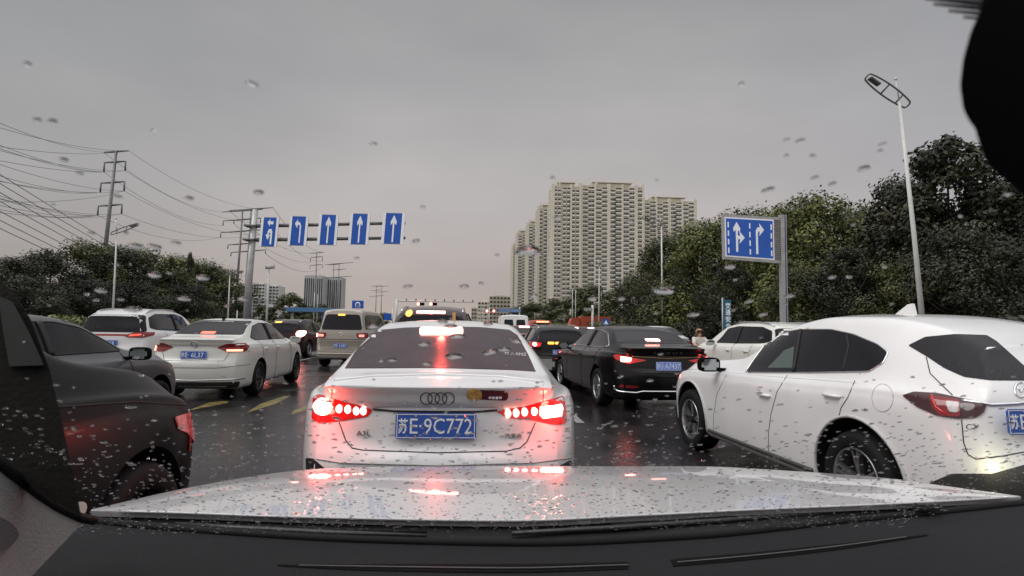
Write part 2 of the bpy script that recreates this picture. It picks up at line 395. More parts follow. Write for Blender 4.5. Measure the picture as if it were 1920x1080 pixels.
# ------------------------------------------------------------------ car builder
class Car:
    def __init__(s, name, L, W, H, label, cat, rear, kind='sedan', yaw=0, group=None, paint=None, **k):
        """rear = world (x, y) of the rear bumper's middle"""
        s.L, s.W, s.H = L, W, H
        s.paint = paint
        c = Matrix.Rotation(rad(yaw), 4, 'Z') @ Vector((0, L / 2, 0))
        s.root = empty(name, (rear[0] + c.x, rear[1] + c.y, 0), rad(yaw), label, cat, group)
        s.M = Matrix.Translation(s.root.location) @ Matrix.Rotation(rad(yaw), 4, 'Z')
        s.Mi = s.M.inverted()
        s.spec(kind, k)
        s.build(k)
    def spec(s, kind, k):
        H, L = s.H, s.L
        T = dict(
            sedan=dict(
                top=[(0, .735), (.03, .752), (.095, .772), (.13, .80), (.25, .955), (.34, .995), (.43, 1.0), (.53, .965), (.60, .87), (.70, .725), (.80, .685), (.92, .62), (1, .50)],
                belt=[(0, .665), (.15, .675), (.5, .645), (.75, .63), (.9, .56), (1, .44)],
                plan=[(0, .80), (.03, .87), (.08, .945), (.2, 1), (.5, 1), (.8, .985), (.92, .93), (.97, .83), (1, .70)],
                cant=[(0, .70), (.1, .72), (.16, .69), (.25, .625), (.35, .61), (.5, .635), (.62, .72), (.72, .78), (.85, .74), (1, .55)],
                rear=[(.12, .10), (.22, .03), (.36, .0), (.455, .0), (.475, .025), (.50, .055), (.60, .075), (.645, .085), (.665, .060), (.70, .045), (.728, .020), (.74, .03), (1, .2)], fall=.55, wrap=.12),
            hatch=dict(
                top=[(0, .895), (.05, .93), (.15, .97), (.32, 1.0), (.45, .995), (.56, .95), (.63, .86), (.73, .71), (.85, .655), (.95, .58), (1, .47)],
                belt=[(0, .63), (.15, .655), (.3, .635), (.75, .60), (.9, .55), (1, .42)],
                plan=[(0, .80), (.03, .87), (.08, .93), (.2, .99), (.5, 1), (.8, .985), (.92, .93), (.97, .83), (1, .70)],
                cant=[(0, .60), (.1, .62), (.25, .63), (.5, .64), (.62, .71), (.73, .77), (.85, .74), (1, .55)],
                rear=[(.12, .08), (.25, .03), (.36, 0), (.43, .01), (.48, .05), (.60, .09), (.66, .12), (.90, .40), (1, .42)], fall=1.15, wrap=.12),
            van=dict(
                top=[(0, .96), (.04, .985), (.2, 1.0), (.5, 1.0), (.66, .95), (.76, .80), (.87, .62), (.95, .54), (1, .42)],
                belt=[(0, .60), (.5, .58), (.8, .52), (.93, .46), (1, .36)],
                plan=[(0, .86), (.02, .92), (.06, .98), (.5, 1), (.85, .97), (.95, .88), (1, .72)],
                cant=[(0, .70), (.1, .74), (.5, .75), (.75, .78), (.9, .74), (1, .55)],
                rear=[(.12, .05), (.2, .0), (.3, .0), (.34, .04), (.58, .06), (.96, .22), (1, .24)], fall=.5, wrap=.08),
            boxvan=dict(
                top=[(0, .975), (.03, .995), (.3, 1.0), (.72, .99), (.82, .9), (.93, .58), (.98, .5), (1, .4)],
                belt=[(0, .62), (.8, .60), (.93, .5), (1, .36)],
                plan=[(0, .93), (.02, .97), (.06, 1), (.5, 1), (.9, .97), (1, .85)],
                cant=[(0, .80), (.1, .83), (.7, .83), (.9, .8), (1, .7)],
                rear=[(.1, .03), (.2, 0), (.3, 0), (.33, .03), (.6, .04), (1, .14)], fall=.4, wrap=.06),
        )[kind]
        T.update({a: b for a, b in k.items() if a in T})
        if 'rearprof' in k: T['rear'] = k['rearprof']
        f = lambda key, sy: pchip([(a * L, b * sy) for a, b in T[key]])
        s.top, s.belt, s.plan, s.cant = f('top', H), f('belt', H), f('plan', s.W / 2), f('cant', s.W / 2)
        s.rearp = pchip([(a * H, b) for a, b in T['rear']])
        s.frontp = pchip([(.1 * H, -.16), (.25 * H, -.03), (.4 * H, 0), (.5 * H, -.05), (H, -.5)])
        s.fall, s.wrap = T['fall'], T['wrap']
        s.z0 = k.get('z0', .115 * H + .02)
    def section(s, y):
        wb, wt, zb, zt, z0 = s.plan(y), s.cant(y), s.belt(y), s.top(y), s.z0
        fr = s.frontlift(y)
        z0 = z0 + fr
        zt = max(zt, zb + .03); h = zt - zb
        wt = min(wt, wb * .9)
        tall = min(1, h / .35)
        c = [(0, z0), (.55 * wb, z0), (.86 * wb, z0 + .005), (.965 * wb, z0 + .07), (.99 * wb, z0 + .2), (1.0 * wb, z0 + (zb - z0) * .5), (.995 * wb, zb - .12),
             (.975 * wb, zb - .04), (.955 * wb, zb), (wt + (wb * .93 - wt) * .84, zb + h * .12), (wt + (wb * .93 - wt) * .45, zb + h * .50), (wt + .02, zb + h * .82),
             (wt - .035, zb + h * (.905 + .02 * tall)), (wt * .80, zb + h * .955), (wt * .42, zb + h * .99), (0, zt)]
        out = []
        n = len(c)
        for i in range(n - 1):
            p0, p1, p2, p3 = c[max(i - 1, 0)], c[i], c[i + 1], c[min(i + 2, n - 1)]
            for t in (0, .34, .67):
                q = []
                for a in (0, 1):
                    q.append(.5 * (2 * p1[a] + (p2[a] - p0[a]) * t + (2 * p0[a] - 5 * p1[a] + 4 * p2[a] - p3[a]) * t * t + (3 * p1[a] - p0[a] - 3 * p2[a] + p3[a]) * t ** 3))
                out.append((max(q[0], 0), q[1]))
        out.append(c[-1])
        return out
    def frontlift(s, y):
        t = max(0, (y - s.L + .25) / .25); u = max(0, (.25 - y) / .25)
        return .05 * t * t + .06 * u * u
    def ymap(s, y, x, z):
        L = s.L; wb = s.plan(y)
        r = (s.rearp(z) + s.wrap * (abs(x) / max(wb, .1)) ** 3)
        fa = max(0, 1 - y / s.fall) ** 1.4
        q = (s.frontp(z) - .22 * (abs(x) / max(wb, .1)) ** 2.5)
        fb = max(0, 1 - (L - y) / .7) ** 1.4
        return y + r * fa + q * fb
    def build(s, k):
        L = s.L
        ys = list(np.concatenate([[0, .012, .035, .07], np.arange(.11, L - .1, .055), [L - .07, L - .035, L - .012, L]]))
        bm = bmesh.new(); rings = []
        for y in ys:
            sec = s.section(y)
            full = [(x, z) for x, z in sec] + [(-x, z) for x, z in sec[-2:0:-1]]
            rings.append([bm.verts.new((x, s.ymap(y, x, z) - L / 2, z)) for x, z in full])
        n = len(rings[0])
        for i in range(len(rings) - 1):
            for j in range(n):
                bm.faces.new((rings[i][j], rings[i][(j + 1) % n], rings[i + 1][(j + 1) % n], rings[i + 1][j]))
        for end, y in ((rings[0], 0.0), (rings[-1], L)):
            zc = np.mean([v.co.z for v in end]); cur = end
            base = [(v.co.x, v.co.z) for v in end]
            m2 = (n) // 2
            for t in (.975, .93, .87, .80, .73, .66, .58, .50, .42, .33, .24, .15, .07):
                new = []
                for (x, z) in base:
                    X, Z = x * t, zc + (z - zc) * t
                    new.append(bm.verts.new((X, s.ymap(y, X, Z) - L / 2, Z)))
                for j in range(n):
                    a = (cur[j], cur[(j + 1) % n], new[(j + 1) % n], new[j])
                    bm.faces.new(a)
                cur = new
            cv = bm.verts.new((0, s.ymap(y, 0, zc) - L / 2, zc))
            for j in range(n): bm.faces.new((cur[j], cur[(j + 1) % n], cv))
        bmesh.ops.recalc_face_normals(bm, faces=bm.faces)
        bm.normal_update()
        s.bvh = BVHTree.FromBMesh(bm)
        bm.faces.ensure_lookup_table(); bm.verts.ensure_lookup_table()
        s.fv = [[v.index for v in f.verts] for f in bm.faces]
        bm.verts.index_update()
        s.fv = [[v.index for v in f.verts] for f in bm.faces]
        s.vc = [v.co.copy() for v in bm.verts]; s.vn = [v.normal.copy() for v in bm.verts]
        s.axles = k.get('axles', (.215 * L, .80 * L))
        s.wr = k.get('wr', .33)
        arch = s.wr + k.get('gap', .055)
        if not k.get('noarch'):
            body0 = mesh_obj('body', bm, [s.paint, well_black])
            cb = bmesh.new()
            for y in s.axles:
                for sx in (-1, 1):
                    bmesh.ops.create_cone(cb, cap_ends=True, segments=48, radius1=arch, radius2=arch, depth=.36,
                                          matrix=Matrix.Translation((sx * (s.W / 2 - .10), y - L / 2, s.wr + k.get('up', .015))) @ Matrix.Rotation(PI / 2, 4, 'Y'))
            cut = mesh_obj('cutter', cb, well_black)
            md = body0.modifiers.new('b', 'BOOLEAN'); md.object = cut; md.operation = 'DIFFERENCE'; md.solver = 'EXACT'
            dg = bpy.context.evaluated_depsgraph_get()
            me = bpy.data.meshes.new_from_object(body0.evaluated_get(dg))
            bpy.data.objects.remove(body0); bpy.data.objects.remove(cut)
            me.materials.clear(); me.materials.append(s.paint); me.materials.append(well_black)
            for p in me.polygons:
                c = p.center; p.material_index = 0
                for y in s.axles:
                    if math.hypot(c.y - (y - L / 2), c.z - s.wr - k.get('up', .015)) < arch - .0015 or (abs(math.hypot(c.y - (y - L / 2), c.z - s.wr - k.get('up', .015)) - arch) < .004 and abs(p.normal.x) < .3):
                        p.material_index = 1
            me.polygons.foreach_set('use_smooth', [True] * len(me.polygons))
            me.set_sharp_from_angle(angle=rad(40))
            me.name = 'body'
            s.body = link(bpy.data.objects.new('body', me), s.root)
            for y in s.axles:
                for sx in (-1, 1):
                    add_wheel(s.root, (sx * (s.W / 2 - .13), y - L / 2, s.wr), s.wr, sx, k.get('rim', 'multi'), k.get('rim_mat', alloy))
        else:
            s.body = mesh_obj('body', bm, [s.paint], s.root, True, 40)
    def hit(s, o, d):
        loc, nrm, idx, dist = s.bvh.ray_cast(o, d)
        if loc is None:
            return None
        vi = s.fv[idx]
        ws = [1 / ((s.vc[i] - loc).length + 1e-4) ** 2 for i in vi]
        n = sum((s.vn[i] * w for i, w in zip(vi, ws)), Vector()).normalized()
        return loc, n
    def cast(s, axis, p):
        L = s.L
        if axis == 'rear': o, d = Vector((p[0], -L, p[1])), Vector((0, 1, 0))
        elif axis == 'front': o, d = Vector((p[0], L, p[1])), Vector((0, -1, 0))
        elif axis == 'left': o, d = Vector((-3, p[0] - L / 2, p[1])), Vector((1, 0, 0))
        elif axis == 'right': o, d = Vector((3, p[0] - L / 2, p[1])), Vector((-1, 0, 0))
        elif axis == 'top': o, d = Vector((p[0], p[1] - L / 2, 4)), Vector((0, 0, -1))
        elif axis == 'cam':
            o = s.Mi @ CLOC; d = (s.Mi.to_3x3() @ ray(*p)).normalized()
        h = s.hit(o, d)
        if h: return h
        if axis == 'cam':
            # nearest surface point to the ray
            best = None
            for t in np.linspace(1, 16, 60):
                q = s.bvh.find_nearest(o + d * t)
                if q[0] is not None and (best is None or q[3] < best[1]): best = (q, q[3])
            return best[0][0], best[0][1]
        base = o + d * (L if axis in ('rear', 'front') else 3 - s.W * .4 if axis in ('left', 'right') else 3)
        q = s.bvh.find_nearest(base); return q[0], q[1]
    def patch(s, name, poly, axis, mat, off=.004, parent=None, res=None, thick=.008, rnd_=0):
        if rnd_: poly = rounded(poly, rnd_)
        cam_ = axis == 'cam'
        res = res or (12 if cam_ else .05)
        bm = bmesh.new()
        f = bm.faces.new([bm.verts.new((p[0], p[1], 0)) for p in poly])
        bmesh.ops.triangulate(bm, faces=[f])
        x0, x1 = min(p[0] for p in poly), max(p[0] for p in poly); y0, y1 = min(p[1] for p in poly), max(p[1] for p in poly)
        for a0, a1, ax in ((x0, x1, 0), (y0, y1, 1)):
            n = int((a1 - a0) / res)
            for i in range(1, n + 1):
                co = [0, 0, 0]; co[ax] = a0 + (a1 - a0) * i / (n + 1); no = [0, 0, 0]; no[ax] = 1
                bmesh.ops.bisect_plane(bm, geom=bm.verts[:] + bm.edges[:] + bm.faces[:], plane_co=co, plane_no=no, dist=1e-6)
        bmesh.ops.remove_doubles(bm, verts=bm.verts, dist=1e-5)
        nn = {}
        for v in bm.verts:
            loc, nrm = s.cast(axis, (v.co.x, v.co.y)); v.co = loc + nrm * off; nn[v] = nrm
        bm.normal_update()
        # orient outward
        a = sum(f.normal.dot(nn[f.verts[0]]) for f in bm.faces)
        if a < 0: bmesh.ops.reverse_faces(bm, faces=bm.faces[:])
        bound = [e for e in bm.edges if e.is_boundary]
        r = bmesh.ops.extrude_edge_only(bm, edges=bound)
        for v in [g for g in r['geom'] if isinstance(g, bmesh.types.BMVert)]:
            e = [w.other_vert(v) for w in v.link_edges if w.other_vert(v) in nn]
            nv = nn[e[0]] if e else Vector((0, 0, 1)); v.co = v.co - nv * thick
        outer = set(v.index for v in nn)
        bm.verts.index_update()
        normals = [nn.get(v) for v in bm.verts]
        for i, v in enumerate(bm.verts):
            if normals[i] is None:
                e = [w.other_vert(v) for w in v.link_edges if w.other_vert(v) in nn]
                normals[i] = nn[e[0]] if e else Vector((0, 0, 1))
        o = mesh_obj(name, bm, mat, parent or s.root, True)
        o.data.normals_split_custom_set_from_vertices([tuple(v) for v in normals])
        return o
    def line(s, name, pts, axis, r=.004, mat=None, parent=None, closed=False, sink=.0):
        """thin bead following the body surface"""
        P_ = list(pts) + ([pts[0]] if closed else [])
        step = 8 if axis == 'cam' else .03
        q = []
        for a, b in zip(P_[:-1], P_[1:]):
            n = max(1, int(math.hypot(b[0] - a[0], b[1] - a[1]) / step))
            for i in range(n): q.append((a[0] + (b[0] - a[0]) * i / n, a[1] + (b[1] - a[1]) * i / n))
        q.append(P_[-1])
        w = []
        for p in q:
            loc, nrm = s.cast(axis, p); w.append(loc + nrm * (r * .3 - sink))
        bm = bmesh.new(); tube(bm, w, r, 6)
        return mesh_obj(name, bm, mat or seam_black, parent or s.root, True)
    def text(s, name, txt, p, axis, size, mat, off=.006, width=None, bold=0.0, parent=None):
        loc, n = s.cast(axis, p)
        if axis == 'cam' or axis == 'rear': n = Vector((0, -1, 0)) if n.y > -.85 else n
        x = Vector((0, 0, 1)).cross(n).normalized(); y = n.cross(x)
        M = Matrix.Translation(loc + n * off) @ Matrix((x, y, n)).transposed().to_4x4()
        return text_mesh(name, txt, size, mat, parent or s.root, M, .0015, width, bold)
    def plate(s, txt, p, axis='rear', lit=False, off=.02):
        loc, n = s.cast(axis, p); n = Vector((0, -1, 0.06)).normalized()
        x = Vector((1, 0, 0)); y = n.cross(x)
        M = Matrix.Translation(loc + n * off) @ Matrix((x, y, n)).transposed().to_4x4()
        bm = bmesh.new()
        box(bm, (0, 0, 0), (.44, .14, .008))
        bmesh.ops.bevel(bm, geom=[e for e in bm.edges if abs(e.verts[0].co.z - e.verts[1].co.z) > .004], offset=.01, segments=3, affect='EDGES')
        w = .004
        for c, sz in (((0, .062, .0045), (.425, w, .002)), ((0, -.062, .0045), (.425, w, .002)), ((.2105, 0, .0045), (w, .12, .002)), ((-.2105, 0, .0045), (w, .12, .002))):
            box(bm, c, sz, 1)
        bm.transform(M)
        pl = mesh_obj('licence_plate', bm, [plate_blue_lit if lit else plate_blue, plate_white], s.root)
        parts = txt.split(' ')
        text_mesh('plate_character', parts[0], .085, plate_white, pl, M @ Matrix.Translation((-.178, 0, .005)), .001, .05, .0015)
        text_mesh('plate_text', parts[1], .118, plate_white, pl, M @ Matrix.Translation((-.120, 0, .005)), .001, .042, 0)
        text_mesh('plate_text', parts[2], .118, plate_white, pl, M @ Matrix.Translation((.066, 0, .005)), .001, .043 * len(parts[2]) + .012 * (len(parts[2]) - 1) , 0)
        bm = bmesh.new()
        bmesh.ops.create_cone(bm, cap_ends=True, segments=10, radius1=.006, radius2=.006, depth=.003, matrix=M @ Matrix.Translation((-.085, 0, .005)))
        mesh_obj('plate_dot', bm, plate_white, pl)
        bm = bmesh.new()
        for bx, by in ((-.11, .055), (.11, .055), (-.11, -.055), (.11, -.055)):
            bmesh.ops.create_cone(bm, cap_ends=True, segments=10, radius1=.008, radius2=.006, depth=.006, matrix=M @ Matrix.Translation((bx, by, .007)))
        mesh_obj('plate_screw', bm, alloy, pl)
        return pl
    def glow(s, p, axis, watts, col=(1, .07, .05), size=.05, out=.07):
        out = min(out, .07)
        loc, n = s.cast(axis, p)
        l = bpy.data.lights.new('lamp_light', 'POINT'); l.energy = watts; l.color = col; l.shadow_soft_size = min(size, .03)
        o = bpy.data.objects.new('lamp_light', l); link(o, s.root); o.location = loc + Vector((n.x * .5, -1, 0)) * out
        return o
    def mirror(s, side, y=None, z=None, mat=None):
        y = y or .655 * s.L; z = z or s.belt(y) + .07
        sx = -1 if side == 'left' else 1
        loc, n = s.cast(side, (y, z - .05))
        bm = bmesh.new()
        r = bmesh.ops.create_uvsphere(bm, u_segments=18, v_segments=12, radius=1)
        for v in bm.verts:
            c = v.co; q = (abs(c.x) ** 4 + abs(c.y) ** 4 + abs(c.z) ** 4) ** .25
            c /= max(q, .01) * 1.0
            v.co = Vector((c.x * .115, c.y * (.065) , c.z * .075))
            if v.co.y < -.03: v.co.y = -.03 - (v.co.y + .03) * .0
        bm.transform(Matrix.Translation((loc.x + sx * .17, loc.y + .0, loc.z + .06)))
        tube(bm, [(loc.x - sx * .02, loc.y, loc.z - .0), (loc.x + sx * .08, loc.y, loc.z + .01)], .022, 8)
        m = mesh_obj('side_mirror', bm, mat or s.paint, s.root, True, 50)
        bm = bmesh.new(); box(bm, (loc.x + sx * .17, loc.y - .034, loc.z + .06), (.19, .006, .115))
        bmesh.ops.bevel(bm, geom=[e for e in bm.edges if abs(e.verts[0].co.y - e.verts[1].co.y) > .003], offset=.03, segments=4, affect='EDGES')
        mesh_obj('mirror_glass', bm, P('mirror_glass', (.35, .38, .38), .08, metal=.8), m)
    def handle(s, side, y, z, mat=None, parent=None):
        loc, n = s.cast(side, (y, z)); sx = -1 if side == 'left' else 1
        bm = bmesh.new()
        pts = [(loc.x - sx * .01, loc.y - .095, loc.z), (loc.x + sx * .022, loc.y - .07, loc.z + .003), (loc.x + sx * .027, loc.y, loc.z + .004), (loc.x + sx * .022, loc.y + .07, loc.z + .003), (loc.x - sx * .01, loc.y + .095, loc.z)]
        tube(bm, pts, [.010, .014, .015, .014, .010], 8)
        return mesh_obj('handle', bm, mat or s.paint, parent or s.root, True)

def rounded(poly, r, seg=4):
    out = []; n = len(poly)
    for i in range(n):
        a, b, c = Vector(poly[i - 1][:2]), Vector(poly[i][:2]), Vector(poly[(i + 1) % n][:2])
        u, v = (a - b), (c - b)
        t = min(r, u.length * .45, v.length * .45)
        p, q = b + u.normalized() * t, b + v.normalized() * t
        for k in range(seg + 1):
            s_ = k / seg; out.append(tuple((p * (1 - s_) ** 2 + b * 2 * s_ * (1 - s_) + q * s_ ** 2)))
    return out

WM = {}
def add_wheel(root, loc, r, sx, style, rmat):
    key = (style, rmat.name)
    if key not in WM:
        bm = bmesh.new()
        prof = [(.62, .10), (.64, .112), (.72, .122), (.86, .125), (.94, .115), (.985, .09), (1, .05), (1, 0), (1, -.05), (.985, -.09), (.94, -.115), (.86, -.125), (.72, -.122), (.64, -.112), (.62, -.10)]
        seg = 40; rings = []
        for k in range(seg):
            a = 2 * PI * k / seg
            rings.append([bm.verts.new((w, rr * math.cos(a), rr * math.sin(a))) for rr, w in prof])
        for k in range(seg):
            for j in range(len(prof) - 1):
                bm.faces.new((rings[k][j], rings[k][j + 1], rings[(k + 1) % seg][j + 1], rings[(k + 1) % seg][j]))
        t = mesh_obj('wheel', bm, rubber, None, True); tm = t.data; bpy.data.objects.remove(t)
        bm = bmesh.new()
        prof = [(.66, .112), (.65, .118), (.62, .116), (.60, .09), (.585, .02), (.58, -.10)]
        rings = []
        for k in range(seg):
            a = 2 * PI * k / seg
            rings.append([bm.verts.new((w, rr * math.cos(a), rr * math.sin(a))) for rr, w in prof])
        for k in range(seg):
            for j in range(len(prof) - 1):
                bm.faces.new((rings[k][j], rings[k][j + 1], rings[(k + 1) % seg][j + 1], rings[(k + 1) % seg][j]))
        n = {'multi': 10, 'five': 5, 'steel': 7}[style]
        for i in range(n):
            a = 2 * PI * i / n
            for da in ((-.13, .13) if style == 'five' else (-.09, .09) if style == 'multi' else (0,)):
                w = .035 if style != 'steel' else .09
                c, s_ = math.cos(a), math.sin(a)
                p0 = Vector((.085, .13 * c, .13 * s_)); p1 = Vector((.105, .60 * math.cos(a + da), .60 * math.sin(a + da)))
                d = (p1 - p0).normalized(); u = Vector((1, 0, 0)); v = d.cross(u).normalized()
                q = [p0 + v * w, p0 - v * w, p1 - v * w * .8, p1 + v * w * .8]
                A = [bm.verts.new(x) for x in q]; B = [bm.verts.new(x - u * .035) for x in q]
                bm.faces.new(A); bm.faces.new(B[::-1])
                for m_ in range(4): bm.faces.new((A[m_], B[m_], B[(m_ + 1) % 4], A[(m_ + 1) % 4]))
        bmesh.ops.create_cone(bm, cap_ends=True, segments=20, radius1=.15, radius2=.12, depth=.05, matrix=Matrix.Translation((.085, 0, 0)) @ Matrix.Rotation(PI / 2, 4, 'Y'))
        bmesh.ops.recalc_face_normals(bm, faces=bm.faces)
        nf = len(bm.faces)
        bmesh.ops.create_cone(bm, cap_ends=True, segments=32, radius1=.585, radius2=.585, depth=.02, matrix=Matrix.Translation((.0, 0, 0)) @ Matrix.Rotation(PI / 2, 4, 'Y'))
        bm.faces.ensure_lookup_table()
        for f in bm.faces[nf:]: f.material_index = 1
        ro = mesh_obj('rim', bm, [rmat, well_black], None, True, 30); rm = ro.data; bpy.data.objects.remove(ro)
        WM[key] = (tm, rm)
    tm, rm = WM[key]
    w = link(bpy.data.objects.new('wheel', tm), root); w.location = loc; w.scale = (1, r, r)
    w.rotation_euler = (rnd.uniform(0, 6), 0, 0 if sx > 0 else PI)
    ri = link(bpy.data.objects.new('rim', rm), w)

# ------------------------------------------------------------------ trees
def crown_mesh(name, h, r, mat, n=5200, leaf=.16, seed=0, low=.12, clump=46, spiky=False):
    g = random.Random(seed)
    bm = bmesh.new()
    cl = []
    for i in range(clump):
        u = g.random(); z = low + (1 - low) * u
        prof = math.sin(PI * min(1, max(.0, (z - low) / (1 - low) * .86 + .12))) ** .6
        a = g.uniform(0, 2 * PI); rr = r * prof * math.sqrt(g.random()) * (1.0 if not spiky else .8)
        cs = g.choice((.12, .17, .22, .30)) * g.uniform(.85, 1.15) * r * (1.12 if not spiky else .7)
        cl.append((Vector((rr * math.cos(a), rr * math.sin(a), h * z - cs * .4)), cs))
    tot = sum(c[1] ** 2 for c in cl)
    for c, cs in cl:
        m = int(n * cs ** 2 / tot)
        for k in range(m):
            d = Vector((g.gauss(0, 1), g.gauss(0, 1), g.gauss(0, 1))); d.normalize()
            p = c + d * cs * (g.random() ** .4) * Vector((1, 1, .8)).length / 1.62
            if g.random() < .12: p += d * cs * g.uniform(.1, .5)
            nrm = (d + Vector((g.uniform(-.8, .8), g.uniform(-.8, .8), g.uniform(-.4, .9)))).normalized()
            a = nrm.orthogonal().normalized(); b = nrm.cross(a)
            t = g.uniform(0, PI); a, b = a * math.cos(t) + b * math.sin(t), b * math.cos(t) - a * math.sin(t)
            s_ = leaf * g.uniform(.6, 1.35)
            q = [p - a * s_, p - b * s_ * .5, p + a * s_, p + b * s_ * .5]
            bm.faces.new([bm.verts.new(x) for x in q])
    me = bpy.data.meshes.new(name); bm.to_mesh(me); bm.free(); me.materials.append(mat)
    return me
def trunk_mesh(name, h, r, seed=0):
    g = random.Random(seed); bm = bmesh.new()
    top = Vector((g.uniform(-.3, .3), g.uniform(-.3, .3), h * .8))
    tube(bm, [(0, 0, -.2), (.03, .0, h * .25), tuple(top * .6), tuple(top)], [.15 + h * .006, .12 + h * .004, .08, .03], 8)
    for i in range(7):
        a = g.uniform(0, 2 * PI); z = h * g.uniform(.28, .6); rr = r * g.uniform(.5, .8)
        b0 = Vector((0, 0, z)); b1 = Vector((rr * .5 * math.cos(a), rr * .5 * math.sin(a), z + h * .10)); b2 = Vector((rr * math.cos(a), rr * math.sin(a), z + h * .25))
        tube(bm, [b0, b1, b2], [.07, .045, .015], 6)
    me = bpy.data.meshes.new(name); bm.to_mesh(me); bm.free(); me.materials.append(bark)
    return me
TREES = {}
def tree(kind, x, y, h, label, cat='tree', group=None, name='broadleaf_tree', rz=None, wide=1.0):
    defs = dict(olive=(leaf_olive, 3.2, 22000, .10, .10, 75, False), mid=(leaf_mid, 3.3, 22000, .10, .06, 75, False), dark=(leaf_dark, 3.2, 22000, .10, .06, 75, False),
                airy=(leaf_dark, 2.9, 17000, .105, .10, 120, True), far=(leaf_mid, 3.4, 9000, .19, .04, 46, False), rust=(leaf_rust, 3.0, 3000, .2, .05, 40, False))
    if kind not in TREES:
        mat, r, n, lf, low, cl, sp = defs[kind]
        TREES[kind] = [(crown_mesh('crown', 8, r, mat, n, lf, seed=hash(kind) % 1 + i * 17 + len(kind), low=low, clump=cl, spiky=sp), trunk_mesh('trunk', 8, r, i + 3)) for i in range(2)]
    cm, tm = TREES[kind][rnd.randint(0, 1)]
    s_ = h / 8
    e = empty(name, (x, y, 0), rz if rz is not None else rnd.uniform(0, 6), label, cat, group)
    e.scale = (s_ * wide, s_ * wide, s_)
    link(bpy.data.objects.new('crown', cm), e); link(bpy.data.objects.new('trunk', tm), e)
    return e
def tree_px(kind, px, top, y, label, group=None, wide=1.0, **k):
    """tree whose crown peaks at a pixel of the photograph, standing at depth y"""
    p = at_y(px, top, y)
    return tree(kind, p.x, y, max(2.0, p.z), label, group=group, wide=wide, **k)
G_R = 'trees along the verge on the sign side'
for px, top, y, kind, w, lab in (
    (1262, 448, 60, 'mid', 1.25, 'green tree hiding the foot of the tower block beside the second lamp'),
    (1225, 492, 74, 'dark', 1.2, 'dark tree in front of the tower block behind the slim lamp post'),
    (1330, 418, 50, 'olive', 1.05, 'olive green tree behind the edge of the blue lane sign'),
    (1405, 405, 46, 'mid', 1.0, 'mid green tree straight behind the blue lane sign'),
    (1465, 392, 40, 'olive', .95, 'bright olive tree rising above the sign post'),
    (1545, 374, 36, 'olive', 1.05, 'tallest olive tree between sign post and tall lamp'),
    (1625, 392, 34, 'mid', 1.0, 'rounded green tree just before the tall lamp post'),
    (1690, 345, 31, 'dark', .9, 'dark tree crossed by the tall lamp post'),
    (1770, 262, 28, 'airy', 1.0, 'tall loose dark tree with sky showing through its top'),
    (1845, 352, 27, 'dark', 1.0, 'dark dense tree beyond the tall loose tree'),
    (1915, 345, 26, 'airy', .95, 'loose dark tree at the edge below the mirror'),
    (1800, 420, 24, 'dark', 1.0, 'low dark tree in front of the tall loose tree'),
    (1590, 470, 30, 'dark', 1.05, 'low dark tree below the tallest olive tree'),
    (1500, 500, 32, 'mid', 1.05, 'low green tree right behind the sign post'),
    (1370, 505, 40, 'dark', 1.1, 'low dark tree below the blue sign panel'),
    (1290, 520, 52, 'dark', 1.2, 'low dark tree by the teal banner'),
    (1890, 470, 22, 'dark', 1.1, 'low dark tree nearest to the road edge'),
    (1700, 480, 27, 'mid', 1.1, 'low green tree behind the foot of the tall lamp'),
):
    tree_px(kind, px, top, y, lab, G_R, w)
for px, top, y, kind, w, lab in (
    (1105, 538, 120, 'far', 1.5, 'distant dark tree behind the orange truck'),
    (1155, 545, 95, 'far', 1.3, 'distant tree between the camera pole and the white lamp'),
    (1190, 530, 90, 'far', 1.2, 'distant tree at the foot of the tallest tower'),
    (1040, 563, 150, 'far', 1.6, 'distant round yellow-green tree before the towers'),
    (1000, 570, 170, 'far', 1.6, 'distant tree at the foot of the narrow towers'),
    (972, 577, 190, 'far', 1.5, 'most distant tree beside the white van'),
    (1075, 560, 135, 'far', 1.5, 'distant tree by the pair of slim poles'),
):
    tree_px(kind, px, top, y, lab, 'distant trees before the towers', w)
G_L = 'trees along the far verge on the pylon side'
